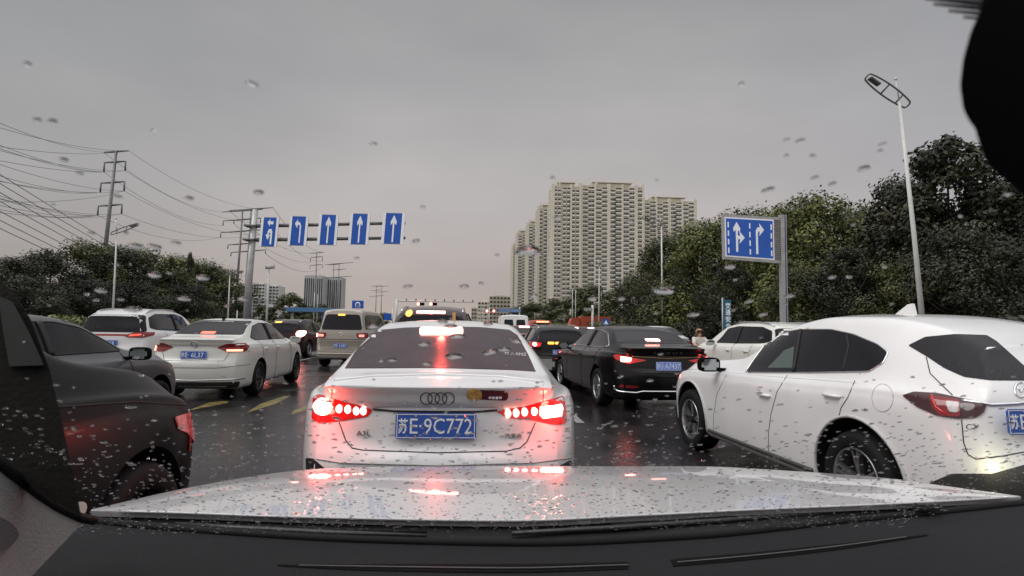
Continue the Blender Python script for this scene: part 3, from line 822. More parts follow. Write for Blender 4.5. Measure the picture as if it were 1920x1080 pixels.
for px, top, y, kind, w, lab in (
    (20, 500, 44, 'dark', 1.3, 'dark tree beside the grey door pillar'),
    (95, 482, 50, 'dark', 1.3, 'dark tree with ragged top nearest the pillar'),
    (160, 470, 56, 'mid', 1.3, 'dark tree left of the single pylon foot'),
    (215, 478, 60, 'dark', 1.3, 'dark tree hiding the single pylon foot'),
    (275, 486, 66, 'mid', 1.35, 'green tree just beyond the single pylon'),
    (335, 496, 72, 'olive', 1.4, 'olive tree midway along the pylon side row'),
    (385, 506, 78, 'mid', 1.4, 'green tree with a thin spiky neighbour'),
    (425, 522, 86, 'mid', 1.3, 'green tree nearest the sign gantry column'),
    (60, 530, 40, 'dark', 1.3, 'low dark tree above the black car roof'),
    (250, 540, 54, 'dark', 1.5, 'low dark tree behind the white crossover roof'),
    (355, 545, 62, 'dark', 1.5, 'low dark tree above the cream sedan'),
    (150, 535, 46, 'dark', 1.5, 'low dark tree before the ragged topped one'),
    (545, 552, 120, 'far', 1.5, 'distant tree beyond the round cameras'),
    (500, 572, 120, 'far', 1.5, 'distant dark tree right of the gantry column'),
    (600, 572, 150, 'far', 1.7, 'distant tree above the blue canopy'),
    (655, 584, 170, 'far', 1.7, 'distant tree behind the beige minivan'),
    (720, 588, 200, 'far', 1.7, 'far low tree under the distant pylons'),
    (575, 590, 100, 'far', 1.5, 'low distant tree behind the blue canopy post'),
    (455, 570, 95, 'far', 1.4, 'low distant tree behind the gantry column foot'),
    (528, 592, 80, 'rust', 1.2, 'small rusty brown tree near the blue canopy'),
):
    tree_px(kind, px, top - (12 if px < 440 else 0), y, lab, G_L, w)
for px, top, y, lab in ((357, 478, 70, 'slim young conifer sticking up above the row'), (322, 486, 69, 'shorter slim conifer above the row'), (371, 500, 71, 'smallest slim conifer above the row')):
    tree_px('airy', px, top, y, lab, 'slim conifers', .25, name='slim_tree')

def hedge(name, x0, x1, y0, y1, h, mat, label, n=9000, leaf=.09):
    g = random.Random(5); bm = bmesh.new()
    for k in range(n):
        x, y = g.uniform(x0, x1), g.uniform(y0, y1); z = h * math.sqrt(g.random()) + g.uniform(-.05, .12)
        a = Vector((g.uniform(-1, 1), g.uniform(-1, 1), g.uniform(-1, 1))).normalized(); b = a.orthogonal().normalized()
        s_ = leaf * g.uniform(.6, 1.3); p = Vector((x, y, z))
        bm.faces.new([bm.verts.new(p + a * s_), bm.verts.new(p + b * s_ * .5), bm.verts.new(p - a * s_), bm.verts.new(p - b * s_ * .5)])
    o = mesh_obj(name, bm, mat); tag(o, label, 'hedge'); return o
hedge('hedge', -21.5, -20.2, 14, 80, 1.5, leaf_olive, 'long clipped yellow-green hedge behind the white crossover', 16000, .11)
hedge('hedge', 17, 19, 10, 70, 1.9, leaf_dark, 'long dark hedge under the trees behind the tall lamp', 16000, .12)
hedge('hedge', -19.5, -18, 80, 170, 1.6, leaf_mid, 'distant median hedge beyond the beige minivan', 7000, .18)
hedge('hedge', 16.5, 18.5, 72, 170, 2.2, leaf_mid, 'distant hedge around the orange truck', 8000, .2)

# ------------------------------------------------------------------ buildings
def window_mesh():
    bm = bmesh.new()
    box(bm, (0, -.02, .75), (1.5, .10, 1.35), 0)            # glass
    box(bm, (0, -.35, -.15), (1.75, .7, .75), 1)            # projecting white bay / balcony front
    box(bm, (0, -.06, .75), (.07, .12, 1.35), 1)
    box(bm, (0, -.30, 1.52), (1.8, .6, .12), 1)
    me = bpy.data.meshes.new('window'); bm.to_mesh(me); bm.free()
    for m in (win_glass, bay_white): me.materials.append(m)
    return me
WIN = window_mesh()
def tower(x0, x1, y0, depth, H, label, bays, floors=30, indiv=100, wall=None, crown=True, side_bays=3, group='cream apartment towers', seed=1):
    """slab block: front face towards us at y0 from x0 to x1, side face towards the road"""
    g = random.Random(seed)
    wall = wall or wall_cream
    e = empty('apartment_tower', ((x0 + x1) / 2, y0 + depth / 2, 0), 0, label, 'building', group)
    w = x1 - x0; ox, oy = -w / 2, -depth / 2
    bm = bmesh.new(); box(bm, (0, 0, H / 2), (w, depth, H))
    mesh_obj('wall', bm, wall, e)
    fh = (H - 4) / floors
    # vertical piers between bays
    bm = bmesh.new(); bw = w / bays
    for i in range(bays + 1):
        if i % 2 == 0 or i == bays: box(bm, (ox + i * bw, oy - .45, H / 2 + .6), (2.0 if i % 4 == 0 else 1.2, .9, H + 1.2))
    sw = depth / max(side_bays, 1)
    for i in range(side_bays + 1):
        box(bm, (ox - .35, oy + i * sw, H / 2 + .4), (.7, 1.4, H + .8))
    mesh_obj('pier', bm, wall_pier, e)
    # dark bars on the wall, shade of recessed slots put into their colour
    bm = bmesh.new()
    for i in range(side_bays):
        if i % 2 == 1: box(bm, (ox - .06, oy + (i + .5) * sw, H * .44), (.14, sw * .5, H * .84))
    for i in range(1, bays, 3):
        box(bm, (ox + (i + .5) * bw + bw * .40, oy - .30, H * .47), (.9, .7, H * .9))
    mesh_obj('recess_shade', bm, wall_dark, e)
    spots = []
    for f in range(floors):
        for b in range(bays):
            for t in (-.22, .22) if bw > 4.2 else (0,):
                st = fh * .5 if b % 2 else 0
                spots.append((ox + (b + .5 + t) * bw, oy, 3 + f * fh + st, 0, min(1, bw * (.42 if bw > 4.2 else .8) / 1.75)))
        for b in range(side_bays):
            if b % 2 == 0: spots.append((ox, oy + (b + .5) * sw, 3 + f * fh, -PI / 2, min(1.3, sw * .6 / 1.75)))
    spots.sort(key=lambda s_: -s_[2])
    for i, (x, y, z, rz, sc) in enumerate(spots[:indiv]):
        o = link(bpy.data.objects.new('window', WIN), e); o.location = (x, y, z); o.rotation_euler = (0, 0, rz); o.scale = (sc, 1, fh / 2.85)
    if len(spots) > indiv:
        vs, fs, mi = [], [], []
        src_v = [v.co.copy() for v in WIN.vertices]; src_f = [(list(p.vertices), p.material_index) for p in WIN.polygons]
        for x, y, z, rz, sc in spots[indiv:]:
            b0 = len(vs); c, s_ = math.cos(rz), math.sin(rz)
            for v in src_v:
                vx, vy = v.x * sc, v.y
                vs.append((x + vx * c - vy * s_, y + vx * s_ + vy * c, z + v.z * fh / 2.85))
            for f, m_ in src_f: fs.append([b0 + q for q in f]); mi.append(m_)
        me = bpy.data.meshes.new('window'); me.from_pydata(vs, [], fs)
        for m_ in (win_glass, bay_white): me.materials.append(m_)
        me.polygons.foreach_set('material_index', mi)
        o = link(bpy.data.objects.new('window', me), e); o['kind'] = 'stuff'
    if crown:
        bm = bmesh.new()
        box(bm, (w * .0, 0, H + 1.2), (w * .62, depth * .6, 2.4))
        box(bm, (w * .02, 0, H + 2.9), (w * .66, depth * .7, .35))
        mesh_obj('penthouse', bm, wall_cream, e)
        bm = bmesh.new()
        for i in range(9):
            x = -w * .36 + w * .74 * i / 8
            box(bm, (x, oy * .55, H + 4.0), (.45, .45, 2.0)); 
        for x in (ox + .6, -ox - .6, ox * .5): box(bm, (x, oy + .6, H + 1.3), (.8, .8, 2.6))
        mesh_obj('roof_post', bm, wall_pier, e)
    return e
def tower_px(xa, xb, top, y, depth, label, **k):
    a, b = at_y(xa, top, y), at_y(xb, top, y)
    return tower(a.x, b.x, y, depth, max(a.z, b.z) , label, **k)
tower_px(1090, 1205, 351, 352, 16, 'tallest cream apartment tower, its broad balcony front nearest the trees', bays=9, seed=1, side_bays=0)
tower_px(1037, 1088, 350, 350, 15, 'narrow cream tower front with a dark glass strip, joined to the tallest tower', bays=3, seed=5, side_bays=4)
tower_px(1206, 1303, 378, 372, 16, 'cream apartment tower partly behind the trees, farthest to the side', bays=8, seed=2, side_bays=0)
tower_px(1010, 1036, 391, 412, 16, 'second stepped cream tower behind the narrow front', bays=3, indiv=60, seed=3)
tower_px(990, 1009, 421, 475, 16, 'third stepped cream tower along the avenue', bays=2, indiv=0, seed=4)
tower_px(970, 989, 438, 527, 16, 'fourth stepped cream tower along the avenue', bays=2, indiv=0, seed=6)
tower_px(961, 970, 463, 606, 16, 'farthest and lowest of the stepped cream towers', bays=1, indiv=0, seed=7)
# low blocks beyond
def block(name, xa, xb, top, y, depth, label, floors, bays, wall, group=None, vertical=False):
    a, b = at_y(xa, top, y), at_y(xb, top, y); H = max(a.z, b.z); w = b.x - a.x
    e = empty(name, ((a.x + b.x) / 2, y + depth / 2, 0), 0, label, 'building', group)
    bm = bmesh.new(); box(bm, (0, 0, H / 2), (w, depth, H)); box(bm, (0, 0, H + .6), (w * .5, depth * .5, 1.2))
    mesh_obj('wall', bm, wall, e)
    fh = H / floors; bw = w / bays
    if vertical:
        bm = bmesh.new()
        for i in range(bays): box(bm, (-w / 2 + (i + .5) * bw, -depth / 2 - .1, H * .48), (bw * .45, .3, H * .92))
        mesh_obj('window', bm, win_glass, e)['kind'] = 'stuff'
    else:
        pm = bmesh.new(); box(pm, (0, 0, 0), (bw * .62, .3, fh * .42)); me = bpy.data.meshes.new('window'); pm.to_mesh(me); pm.free(); me.materials.append(win_glass)
        spots = [(-w / 2 + (i + .5) * bw, -depth / 2 - .1, (f + .55) * fh) for f in range(floors) for i in range(bays)]
        for s_ in spots[-100:]:
            o = link(bpy.data.objects.new('window', me), e); o.location = s_
    return e
block('apartment_block', 475, 497, 532, 430, 15, 'white apartment block right behind the gantry column', 12, 4, wall_white, 'white apartment blocks')
block('apartment_block', 499, 523, 536, 440, 15, 'white apartment block just past the gantry column', 12, 4, wall_white, 'white apartment blocks')
block('apartment_block', 446, 462, 545, 420, 15, 'white apartment block half hidden by the pylons', 11, 3, wall_white, 'white apartment blocks')
block('office_tower', 571, 606, 517, 600, 20, 'taller grey office tower with vertical glass strips', 20, 9, wall_grey, 'grey office towers', True)
block('office_tower', 607, 641, 520, 620, 20, 'grey office tower joined on its far side, with a pale edge', 20, 9, wall_grey, 'grey office towers', True)
block('low_building', 918, 957, 556, 560, 20, 'cream low block before the stepped towers', 8, 6, wall_cream, 'cream blocks down the avenue')
block('low_building', 896, 920, 566, 640, 20, 'cream stepped block farther down the avenue', 7, 4, wall_pier, 'cream blocks down the avenue')
block('low_building', 884, 898, 578, 700, 20, 'lowest cream block at the avenue end', 5, 3, wall_cream, 'cream blocks down the avenue')

# ------------------------------------------------------------------ pylons and wires
def pylon(px, base_y, top, y, H, arms, label, group, lean=0, two=False, wdt=.45):
    t = at_y(px, top, y)
    base = Vector((t.x, y, 0))
    e = empty('pylon', base, 0, label, 'pylon', group)
    hh = t.z
    bm = bmesh.new(); tube(bm, [(-lean, 0, 0), (0, 0, hh)], [wdt, wdt * .45], 12); mesh_obj('mast', bm, galv_dark, e)
    tips = []
    for dz, half, drop in arms:
        z = hh - dz; xo = -lean * dz / hh
        bm = bmesh.new(); tube(bm, [(xo - half, 0, z - half * .10), (xo, 0, z), (xo + half, 0, z + half * .10)], [.10, .2, .10], 6)
        arm = mesh_obj('crossarm', bm, galv_dark, e)
        for sx in (-1, 1):
            tips.append(base + Vector((xo + sx * half, 0, z + sx * half * .1 - drop)))
            if drop:
                bm = bmesh.new(); tube(bm, [(xo + sx * half, 0, z + sx * half * .1), (xo + sx * half, 0, z + sx * half * .1 - drop)], .13, 6)
                mesh_obj('insulator', bm, galv_dark, arm)
    return tips
PY = 'power line pylons'
t1 = pylon(218, 470, 284, 100, 30, [(0, 2.0, .0), (1.8, 1.7, 1.6), (5.3, 1.9, 1.6), (9.2, 1.9, 1.6)], 'single slim pylon rising out of the dark trees', PY, lean=1.4)
t2 = pylon(455, 600, 395, 150, 30, [(0, 5.0, 0), (2.3, 4.6, 1.2), (5.3, 5.0, 1.2), (8.6, 3, 1)], 'taller pylon of the pair behind the gantry column', PY, lean=.8, wdt=.4)
t3 = pylon(471, 600, 392, 155, 30, [(0, 5.6, 0), (2.6, 4.2, 1.0), (11.2, 4.4, 1)], 'second pylon of the pair, touching the gantry signs', PY, lean=.6, wdt=.4)
t4 = pylon(594, 600, 474, 250, 30, [(0, 3.0, 0), (1.8, 2.5, 2.0), (5.2, 2.6, 1.5)], 'distant pylon standing before the grey office tower', PY, wdt=.35)
t5 = pylon(636, 600, 494, 290, 30, [(0, 7.0, 0), (3, 3.5, 0), (6.8, 6.5, 0)], 'distant wide armed pylon beside the grey office tower', PY, wdt=.35)
t5b = pylon(626, 600, 496, 292, 30, [(0, 3.0, 0)], 'distant pylon close beside the wide armed one', PY, wdt=.35)
t6 = pylon(706, 600, 536, 400, 30, [(0, 4.0, 0), (3, 4.0, 0), (7, 5.0, 0)], 'far pylon over the low trees behind the minivan', PY, wdt=.35)
t7 = pylon(716, 600, 537, 420, 30, [(0, 5.0, 0), (4, 5.0, 0)], 'farthest pylon over the low trees', PY, wdt=.35)
def wire(a, b, sag, r=.035, label='thin grey power cable strung between pylons'):
    a, b = Vector(a), Vector(b); pts = []
    for i in range(17):
        t = i / 16; p = a.lerp(b, t); p.z -= sag * 4 * t * (1 - t); pts.append(p)
    bm = bmesh.new(); tube(bm, pts, r, 5)
    o = mesh_obj('power_cable', bm, wire_mat, None); tag(o, label, 'power cable', 'power cables on the pylons')
for i, (py, j) in enumerate(((208, 0), (252, 2), (262, 2), (285, 1), (320, 4), (335, 4), (352, 6), (362, 6), (382, 6), (395, 6), (305, 3), (410, 7), (232, 1), (276, 3), (296, 5), (344, 5), (370, 7), (402, 5))):
    wire(at_y(-120, py - 30, 45), t1[min(j, len(t1) - 1)], .9, .026, 'thin power cable running from the single pylon out of view')
for i, j in ((0, 0), (1, 1), (3, 3), (5, 5), (7, 5), (2, 2), (6, 4)):
    wire(t1[i], t2[j], 2.2, .03, 'thin power cable from the single pylon to the pair')
for i, j in ((0, 0), (1, 1), (3, 3), (5, 5), (2, 2)):
    wire(t3[min(i, len(t3) - 1)], t4[min(j, len(t4) - 1)], 3.0, .05, 'thin power cable from the pair to the distant pylon')
for py in (290, 310, 330, 350, 372, 392, 410):
    wire(at_y(-120, py - 40, 38), at_y(455, 560 + (py - 300) * .25, 175), 2.5, .03, 'thin power cable crossing behind the single pylon')

# ------------------------------------------------------------------ overhead lane signs
GY = 38.0
def on_plane(pxy, y=GY): return at_y(pxy[0], pxy[1], y)
ARW = {
 'up': [[(.46, .06), (.56, .06), (.56, .68), (.68, .60), (.70, .72), (.51, .93), (.32, .72), (.34, .60), (.46, .68)]],
 'left': [[(.60, .10), (.70, .10), (.70, .66), (.58, .80), (.42, .80), (.44, .90), (.22, .74), (.44, .58), (.42, .70), (.56, .70), (.60, .64)]],
 'uturn': [[(.30, .82), (.52, .94), (.50, .86), (.78, .86), (.78, .76), (.50, .76), (.52, .68)],
           [(.62, .08), (.76, .08), (.76, .50), (.68, .60), (.48, .60), (.38, .50), (.38, .40), (.24, .42), (.43, .22), (.60, .42), (.48, .40), (.52, .48), (.62, .48)]],
}
gant = empty('sign_gantry', (at_y(462, 600, GY).x, GY, 0), 0, 'tall grey column with two arms reaching over the lanes, carrying lane signs', 'gantry')
gx = gant.location.x
topz = at_y(470, 400, GY).z
bm = bmesh.new(); tube(bm, [(0, 0, 0), (.05, 0, topz * .5), (.25, 0, topz + .25)], [.24, .21, .17], 18); mesh_obj('column', bm, galv, gant)
for (pa, pb) in (((468, 424), (760, 418)), ((466, 450), (760, 446))):
    a, b = on_plane(pa), on_plane(pb)
    bm = bmesh.new(); tube(bm, [a - gant.location, b - gant.location], [.13, .10], 10)
    am = mesh_obj('arm', bm, galv_dark, gant)
    bm = bmesh.new(); p = a - gant.location; box(bm, (p.x + .1, 0, p.z), (.7, .7, .10))
    mesh_obj('flange', bm, galv_dark, am)
bm = bmesh.new(); tube(bm, [(1.15, .3, 0), (1.15, .3, 5.0)], .07, 8); tube(bm, [(.95, .3, 5.0), (1.5, .3, 5.05)], .13, 8); mesh_obj('camera_post', bm, pole_white, gant)
signs = [((487, 522), (409, 463), 'uturn', 'blue lane sign with left and u-turn arrows beside the column'), ((540, 577), (407, 461), 'left', 'blue lane sign with a single left turn arrow'),
         ((595, 633), (404, 460), 'up', 'blue straight-ahead sign next to the left turn sign'), ((653, 692), (402, 459), 'up', 'blue straight-ahead sign in the middle of three alike'), ((714, 757), (401, 458), 'up', 'blue straight-ahead sign at the tip of the arms')]
for (xa, xb), (ya, yb), kind, lab in signs:
    a = on_plane((xa + 1, yb)); b = on_plane((xb + 1, ya)); w, h = b.x - a.x, b.z - a.z
    e = empty('lane_sign', ((a.x + b.x) / 2, GY - .22, a.z), 0, lab, 'road sign', 'blue lane signs on the gantry')
    sh = .10   # boards lean slightly, as hung
    def S(p): return ((p[0] - .5) * w + sh * p[1], p[1] * h)
    bm = bmesh.new(); prism(bm, [S(p) for p in ((.0, 0), (1, 0), (1, 1), (0, 1))], 'y', -.02, .06); mesh_obj('board', bm, galv, e)
    bm = bmesh.new(); prism(bm, [S(p) for p in ((.14, .015), (.86, .015), (.86, .985), (.14, .985))], 'y', -.032, -.018); mesh_obj('panel', bm, sign_blue, e)
    for p0, p1 in ((0, .13), (.87, 1)):
        bm = bmesh.new(); prism(bm, [S(p) for p in ((p0, 0), (p1, 0), (p1, 1), (p0, 1))], 'y', -.045, -.022); mesh_obj('light_strip', bm, sign_white, e)
    bm = bmesh.new()
    for poly in ARW[kind]: prism(bm, [S((.14 + p[0] * .72, p[1])) for p in poly], 'y', -.042, -.030)
    mesh_obj('arrow', bm, sign_white, e)

# ------------------------------------------------------------------ big blue sign by the kerb
SY = 26.0
def pp(px, py): return at_y(px, py, SY)
p0 = pp(1469, 610)
e = empty('road_sign', (p0.x, SY, 0), 0, 'large blue sign with straight-right and right arrows on a tall grey post', 'road sign')
O = Vector((p0.x, SY, 0))
bm = bmesh.new(); zt = pp(1466, 403).z
box(bm, (-.02, 0, zt / 2), (.19, .22, zt)); box(bm, (.15, 0, zt / 2), (.045, .22, zt))
mesh_obj('post', bm, galv, e)
bm = bmesh.new(); box(bm, (.1015, -.01, zt / 2), (.05, .18, zt - .05)); mesh_obj('post_strip', bm, P('navy_strip', (.02, .03, .16), .3), e)
q = [pp(1356, 486) - O, pp(1463, 494) - O, pp(1461, 408) - O, pp(1354, 402) - O]
A, B, C_, D = [(v.x, v.z) for v in q]
def bil(u, v):
    return ((A[0] * (1 - u) + B[0] * u) * (1 - v) + (D[0] * (1 - u) + C_[0] * u) * v, (A[1] * (1 - u) + B[1] * u) * (1 - v) + (D[1] * (1 - u) + C_[1] * u) * v)
bm = bmesh.new(); prism(bm, [bil(0, 0), bil(1, 0), bil(1, 1), bil(0, 1)], 'y', -.06, .12); bd = mesh_obj('frame', bm, galv, e)
bm = bmesh.new(); prism(bm, [bil(.03, .06), bil(.885, .06), bil(.885, .94), bil(.03, .94)], 'y', -.075, -.058); mesh_obj('panel_border', bm, sign_white, e)
bm = bmesh.new(); prism(bm, [bil(.05, .09), bil(.865, .09), bil(.865, .91), bil(.05, .91)], 'y', -.088, -.073); mesh_obj('panel', bm, sign_blue, e)
bm = bmesh.new()
for i in range(22):
    v = .08 + .84 * i / 21; prism(bm, [bil(.90, v), bil(.99, v), bil(.99, v + .018), bil(.90, v + .018)], 'y', -.09, -.058)
mesh_obj('louvre', bm, galv_dark, e)
bm = bmesh.new()
def bp(pts): prism(bm, [bil(*p) for p in pts], 'y', -.098, -.086)
for u in (.075, .45, .825):
    for v in (.14, .33, .52, .71): bp([(u, v), (u + .022, v), (u + .022, v + .12), (u, v + .12)])
bp([(.215, .18), (.25, .18), (.25, .66), (.285, .62), (.295, .70), (.232, .84), (.17, .70), (.18, .62), (.215, .66)])
bp([(.25, .46), (.29, .46), (.275, .36), (.37, .50), (.275, .64), (.29, .54), (.25, .54)])
bp([(.565, .16), (.60, .16), (.60, .62), (.615, .66), (.635, .66), (.625, .56), (.71, .70), (.625, .84), (.635, .75), (.60, .75), (.565, .68)])
mesh_obj('arrow', bm, sign_white, e)

# ------------------------------------------------------------------ street lamps
def lamp_ring(name_e, base, H, tip, label, R=.5, lean=0, thick=.075, group='street lamps', L=2.6):
    e = empty('street_lamp', base, 0, label, 'street lamp', group)
    top = Vector((lean, 0, H))
    bm = bmesh.new(); tube(bm, [(0, 0, 0), (lean * .45, 0, H * .5), tuple(top)], [thick * 1.5, thick * 1.15, thick * .75], 12); mesh_obj('pole', bm, pole_white, e)
    bm = bmesh.new()
    ax = Vector(tip).normalized(); up = Vector((0, 1, 0)).cross(ax); side = Vector((0, 1, 0)); w = L * .11
    c = top + ax * (L * .28) + Vector((0, 0, .1))
    perp = Vector((-ax.z, 0, ax.x))
    ring = []
    for k in range(40):
        a = 2 * PI * k / 40; cx = math.cos(a); sy = math.sin(a)
        px_ = max(-1, min(1, cx * 1.25)) * (L / 2 - w) + cx * w
        ring.append(c + ax * px_ + (perp * .8 + side * .6).normalized() * sy * w)
    tube(bm, ring + [ring[0]], .035, 6)
    for t in (-.28, .06):
        tube(bm, [c + ax * L * t + (perp * .8 + side * .6).normalized() * w, c + ax * L * t - (perp * .8 + side * .6).normalized() * w], .035, 6)
    h = mesh_obj('ring_arm', bm, galv_dark, e, True)
    bm = bmesh.new(); p = c + ax * L * .32
    box(bm, (0, 0, 0), (L * .24, .26, .09)); bmesh.ops.bevel(bm, geom=bm.edges[:], offset=.02, segments=2, affect='EDGES')
    bm.transform(Matrix.Translation(p) @ ax.to_track_quat('X', 'Z').to_matrix().to_4x4())
    mesh_obj('lamp_head', bm, galv_dark, e)
    bm = bmesh.new(); tube(bm, [tuple(top), tuple(top + Vector((-.12, 0, .9)))], .03, 6); bmesh.ops.create_uvsphere(bm, u_segments=10, v_segments=8, radius=.07, matrix=Matrix.Translation(top + Vector((-.12, 0, .95)))); mesh_obj('rod', bm, pole_white, e)
b = at_y(1735, 600, 22); t = at_y(1686, 190, 22)
lamp_ring('x', (b.x, 22, 0), t.z, (-1, 0, .66), 'tall pale street lamp with a slanted ring head before the loose tree', lean=t.x - b.x, L=2.1)
b = at_y(1243, 605, 51); t = at_y(1240, 425, 51)
lamp_ring('x', (b.x, 51, 0), t.z, (-1, 0, .45), 'pale street lamp with ring head in front of the towers', lean=t.x - b.x, L=2.4)
b = at_y(1123, 600, 77); t = at_y(1122, 500, 77)
lamp_ring('x', (b.x, 77, 0), t.z, (-1, 0, .35), 'slim street lamp beside the speed camera post', lean=0, L=2.6)
b = at_y(212, 590, 38); t = at_y(219, 437, 38)
lamp_ring('x', (b.x, 38, 0), t.z, (1, 0, .4), 'thin pale street lamp in front of the single pylon', lean=t.x - b.x, L=1.8, thick=.05)
b = at_y(427, 600, 60); t = at_y(427, 515, 60)
lamp_ring('x', (b.x, 60, 0), t.z, (1, 0, .2), 'short pale street lamp beside the gantry column', lean=0, L=1.7, thick=.06)
def thin_pole(px, top, y, label, r=.06, mat=None, base=600):
    b_ = at_y(px, base, y); t_ = at_y(px, top, y)
    bm = bmesh.new(); tube(bm, [(0, 0, 0), (0, 0, t_.z)], [r * 1.2, r * .8], 8)
    o = mesh_obj('slim_pole', bm, mat or pole_white); o.location = (b_.x, y, 0); tag(o, label, 'pole', 'slim poles along the road'); return o
thin_pole(1073, 541, 100, 'slim pale pole, nearer of a close pair before the towers', .06)
thin_pole(1079, 543, 104, 'slim pale pole, farther of a close pair before the towers', .06)
thin_pole(588, 548, 95, 'slim pale pole through the blue canopy', .06)
thin_pole(594, 552, 98, 'slim pale pole just past the blue canopy post', .05)
thin_pole(444, 582, 60, 'short pale post with a small camera beside the column', .06)
for px, y_, lab in ((905, 240, 'slim far pole by the red signal'), (917, 200, 'slim far pole beside the red traffic light'), (898, 300, 'farthest slim pole down the avenue')):
    thin_pole(px, 576 if y_ < 250 else 583, y_, lab, .14)
# round cameras on an arm
b = at_y(474, 565, 52)
e = empty('traffic_camera', (b.x, 52, 0), 0, 'two round dish cameras and a small white box on a short arm', 'traffic camera')
bm = bmesh.new(); tube(bm, [(0, 0, 0), (0, 0, b.z)], .07, 8); tube(bm, [(0, 0, b.z), (1.9, 0, b.z + .05)], .05, 6); mesh_obj('arm', bm, galv_dark, e)
for dx in (.3, .9):
    bm = bmesh.new(); tube(bm, [(dx + .33 * math.cos(a * PI / 8), -.1, b.z + .33 * math.sin(a * PI / 8)) for a in range(17)], .035, 6); mesh_obj('dish', bm, galv, e)
bm = bmesh.new(); box(bm, (1.55, -.1, b.z - .35), (.5, .2, .3)); mesh_obj('box', bm, pole_white, e)
# speed camera post
b = at_y(1111, 600, 60); t = at_y(1111, 572, 60)
e = empty('speed_camera', (b.x, 60, 0), 0, 'stubby white speed camera post in front of the orange truck', 'speed camera')
bm = bmesh.new(); tube(bm, [(0, 0, 0), (0, 0, t.z)], .13, 10); mesh_obj('post', bm, pole_white, e)
bm = bmesh.new(); box(bm, (-.45, 0, t.z - .45), (.9, .25, .3)); mesh_obj('camera_box', bm, galv, e)
# small camera arm on the second lamp's side
b = at_y(1230, 588, 50.6)
bm = bmesh.new(); box(bm, (0, 0, 0), (.35, .2, .16)); tube(bm, [(.1, 0, 0), (.62, .1, -.02)], .03, 6)
o = mesh_obj('security_camera', bm, pole_white); o.location = b; tag(o, 'small white security camera on an arm at the second lamp', 'camera')
# warning sign, parking sign, banner
b = at_y(1136, 604, 55)
e = empty('crossing_sign', (b.x, 55, 0), 0, 'small blue pedestrian sign with a white triangle by the camera post', 'road sign')
bm = bmesh.new(); tube(bm, [(0, 0, 0), (0, 0, b.z)], .04, 6); mesh_obj('post', bm, galv, e)
bm = bmesh.new(); box(bm, (0, -.03, b.z), (.6, .03, .6)); mesh_obj('panel', bm, sign_blue, e)
bm = bmesh.new(); prism(bm, [(-.22, b.z - .2), (.22, b.z - .2), (0, b.z + .2)], 'y', -.06, -.046); mesh_obj('triangle', bm, sign_white, e)
b = at_y(671, 571, 90)
e = empty('parking_sign', (b.x, 90, 0), 0, 'blue board with a white arch mark above the minivan roof', 'road sign')
bm = bmesh.new(); tube(bm, [(0, 0, 0), (0, 0, b.z)], .08, 6); mesh_obj('post', bm, galv, e)
bm = bmesh.new(); box(bm, (0, -.03, b.z), (1.75, .06, 1.2)); mesh_obj('panel', bm, sign_blue, e)
bm = bmesh.new(); tube(bm, [(-.3, -.08, b.z - .5), (-.3, -.08, b.z + .05), (-.15, -.08, b.z + .28), (.15, -.08, b.z + .28), (.3, -.08, b.z + .05), (.3, -.08, b.z - .5)], .09, 6); mesh_obj('mark', bm, sign_white, e)
b = at_y(1363, 590, 30); t = at_y(1363, 562, 30)
e = empty('banner_sign', (b.x, 30, 0), 0, 'narrow teal banner with white characters down its side by the trees', 'banner')
bm = bmesh.new(); box(bm, (0, 0, t.z / 2 + .3), (.42, .12, t.z - .6)); mesh_obj('panel', bm, teal, e)
bm = bmesh.new(); tube(bm, [(-.24, 0, 0), (-.24, 0, t.z + .1)], .04, 6); mesh_obj('post', bm, galv, e)
for i, ch in enumerate('交通安全'):
    text_mesh('character', ch, .34, sign_white, e, Matrix.Translation((.03, -.07, t.z - .32 - i * .36)) @ Matrix.Rotation(PI / 2, 4, 'X'), .003, .28, .006)

# blue station canopy
a, b = at_y(553, 580, 85), at_y(608, 580, 85)
e = empty('station_canopy', ((a.x + b.x) / 2, 88, 0), 0, 'long flat blue canopy on a blue and white post behind the minivan', 'canopy')
w = b.x - a.x + 3; zc = a.z
bm = bmesh.new(); box(bm, (0, 0, zc), (w, 5, .62)); mesh_obj('canopy_roof', bm, awn_blue, e)
for x in (w * .22, -w * .4, w * .38):
    bm = bmesh.new(); box(bm, (x, -1.5, zc / 2 - .2), (.35, .35, zc - .4)); mesh_obj('post', bm, awn_blue if x == w * .22 else pole_white, e)
# orange red truck
b0, b1 = at_y(1066, 603, 82), at_y(1146, 603, 82)
e = empty('box_truck', ((b0.x + b1.x) / 2, 83, 0), 0, 'orange-red box truck parked under the distant trees', 'truck')
tz = at_y(1090, 593, 82).z; w = b1.x - b0.x
bm = bmesh.new(); box(bm, (w * .14, 0, (tz + .9) / 2), (w * .72, 2.2, tz - .9)); bmesh.ops.bevel(bm, geom=bm.edges[:], offset=.05, segments=2, affect='EDGES'); mesh_obj('cargo_box', bm, orange_red, e)
bm = bmesh.new(); prism(bm, [(-w * .5, .5), (-w * .24, .5), (-w * .24, tz - .2), (-w * .42, tz - .3), (-w * .5, 1.3)], 'y', -1.0, 1.0); mesh_obj('cab', bm, orange_red, e)
bm = bmesh.new(); prism(bm, [(-w * .47, 1.35), (-w * .30, 1.35), (-w * .30, tz - .4), (-w * .41, tz - .45)], 'y', -1.02, -1.0); mesh_obj('window', bm, glass_dark, e)
for x in (-w * .38, w * .1, w * .36): add_wheel(e, (x, -.9, .45), .45, -1, 'steel', galv); e.children[-1].rotation_euler = (0, 0, -PI / 2)

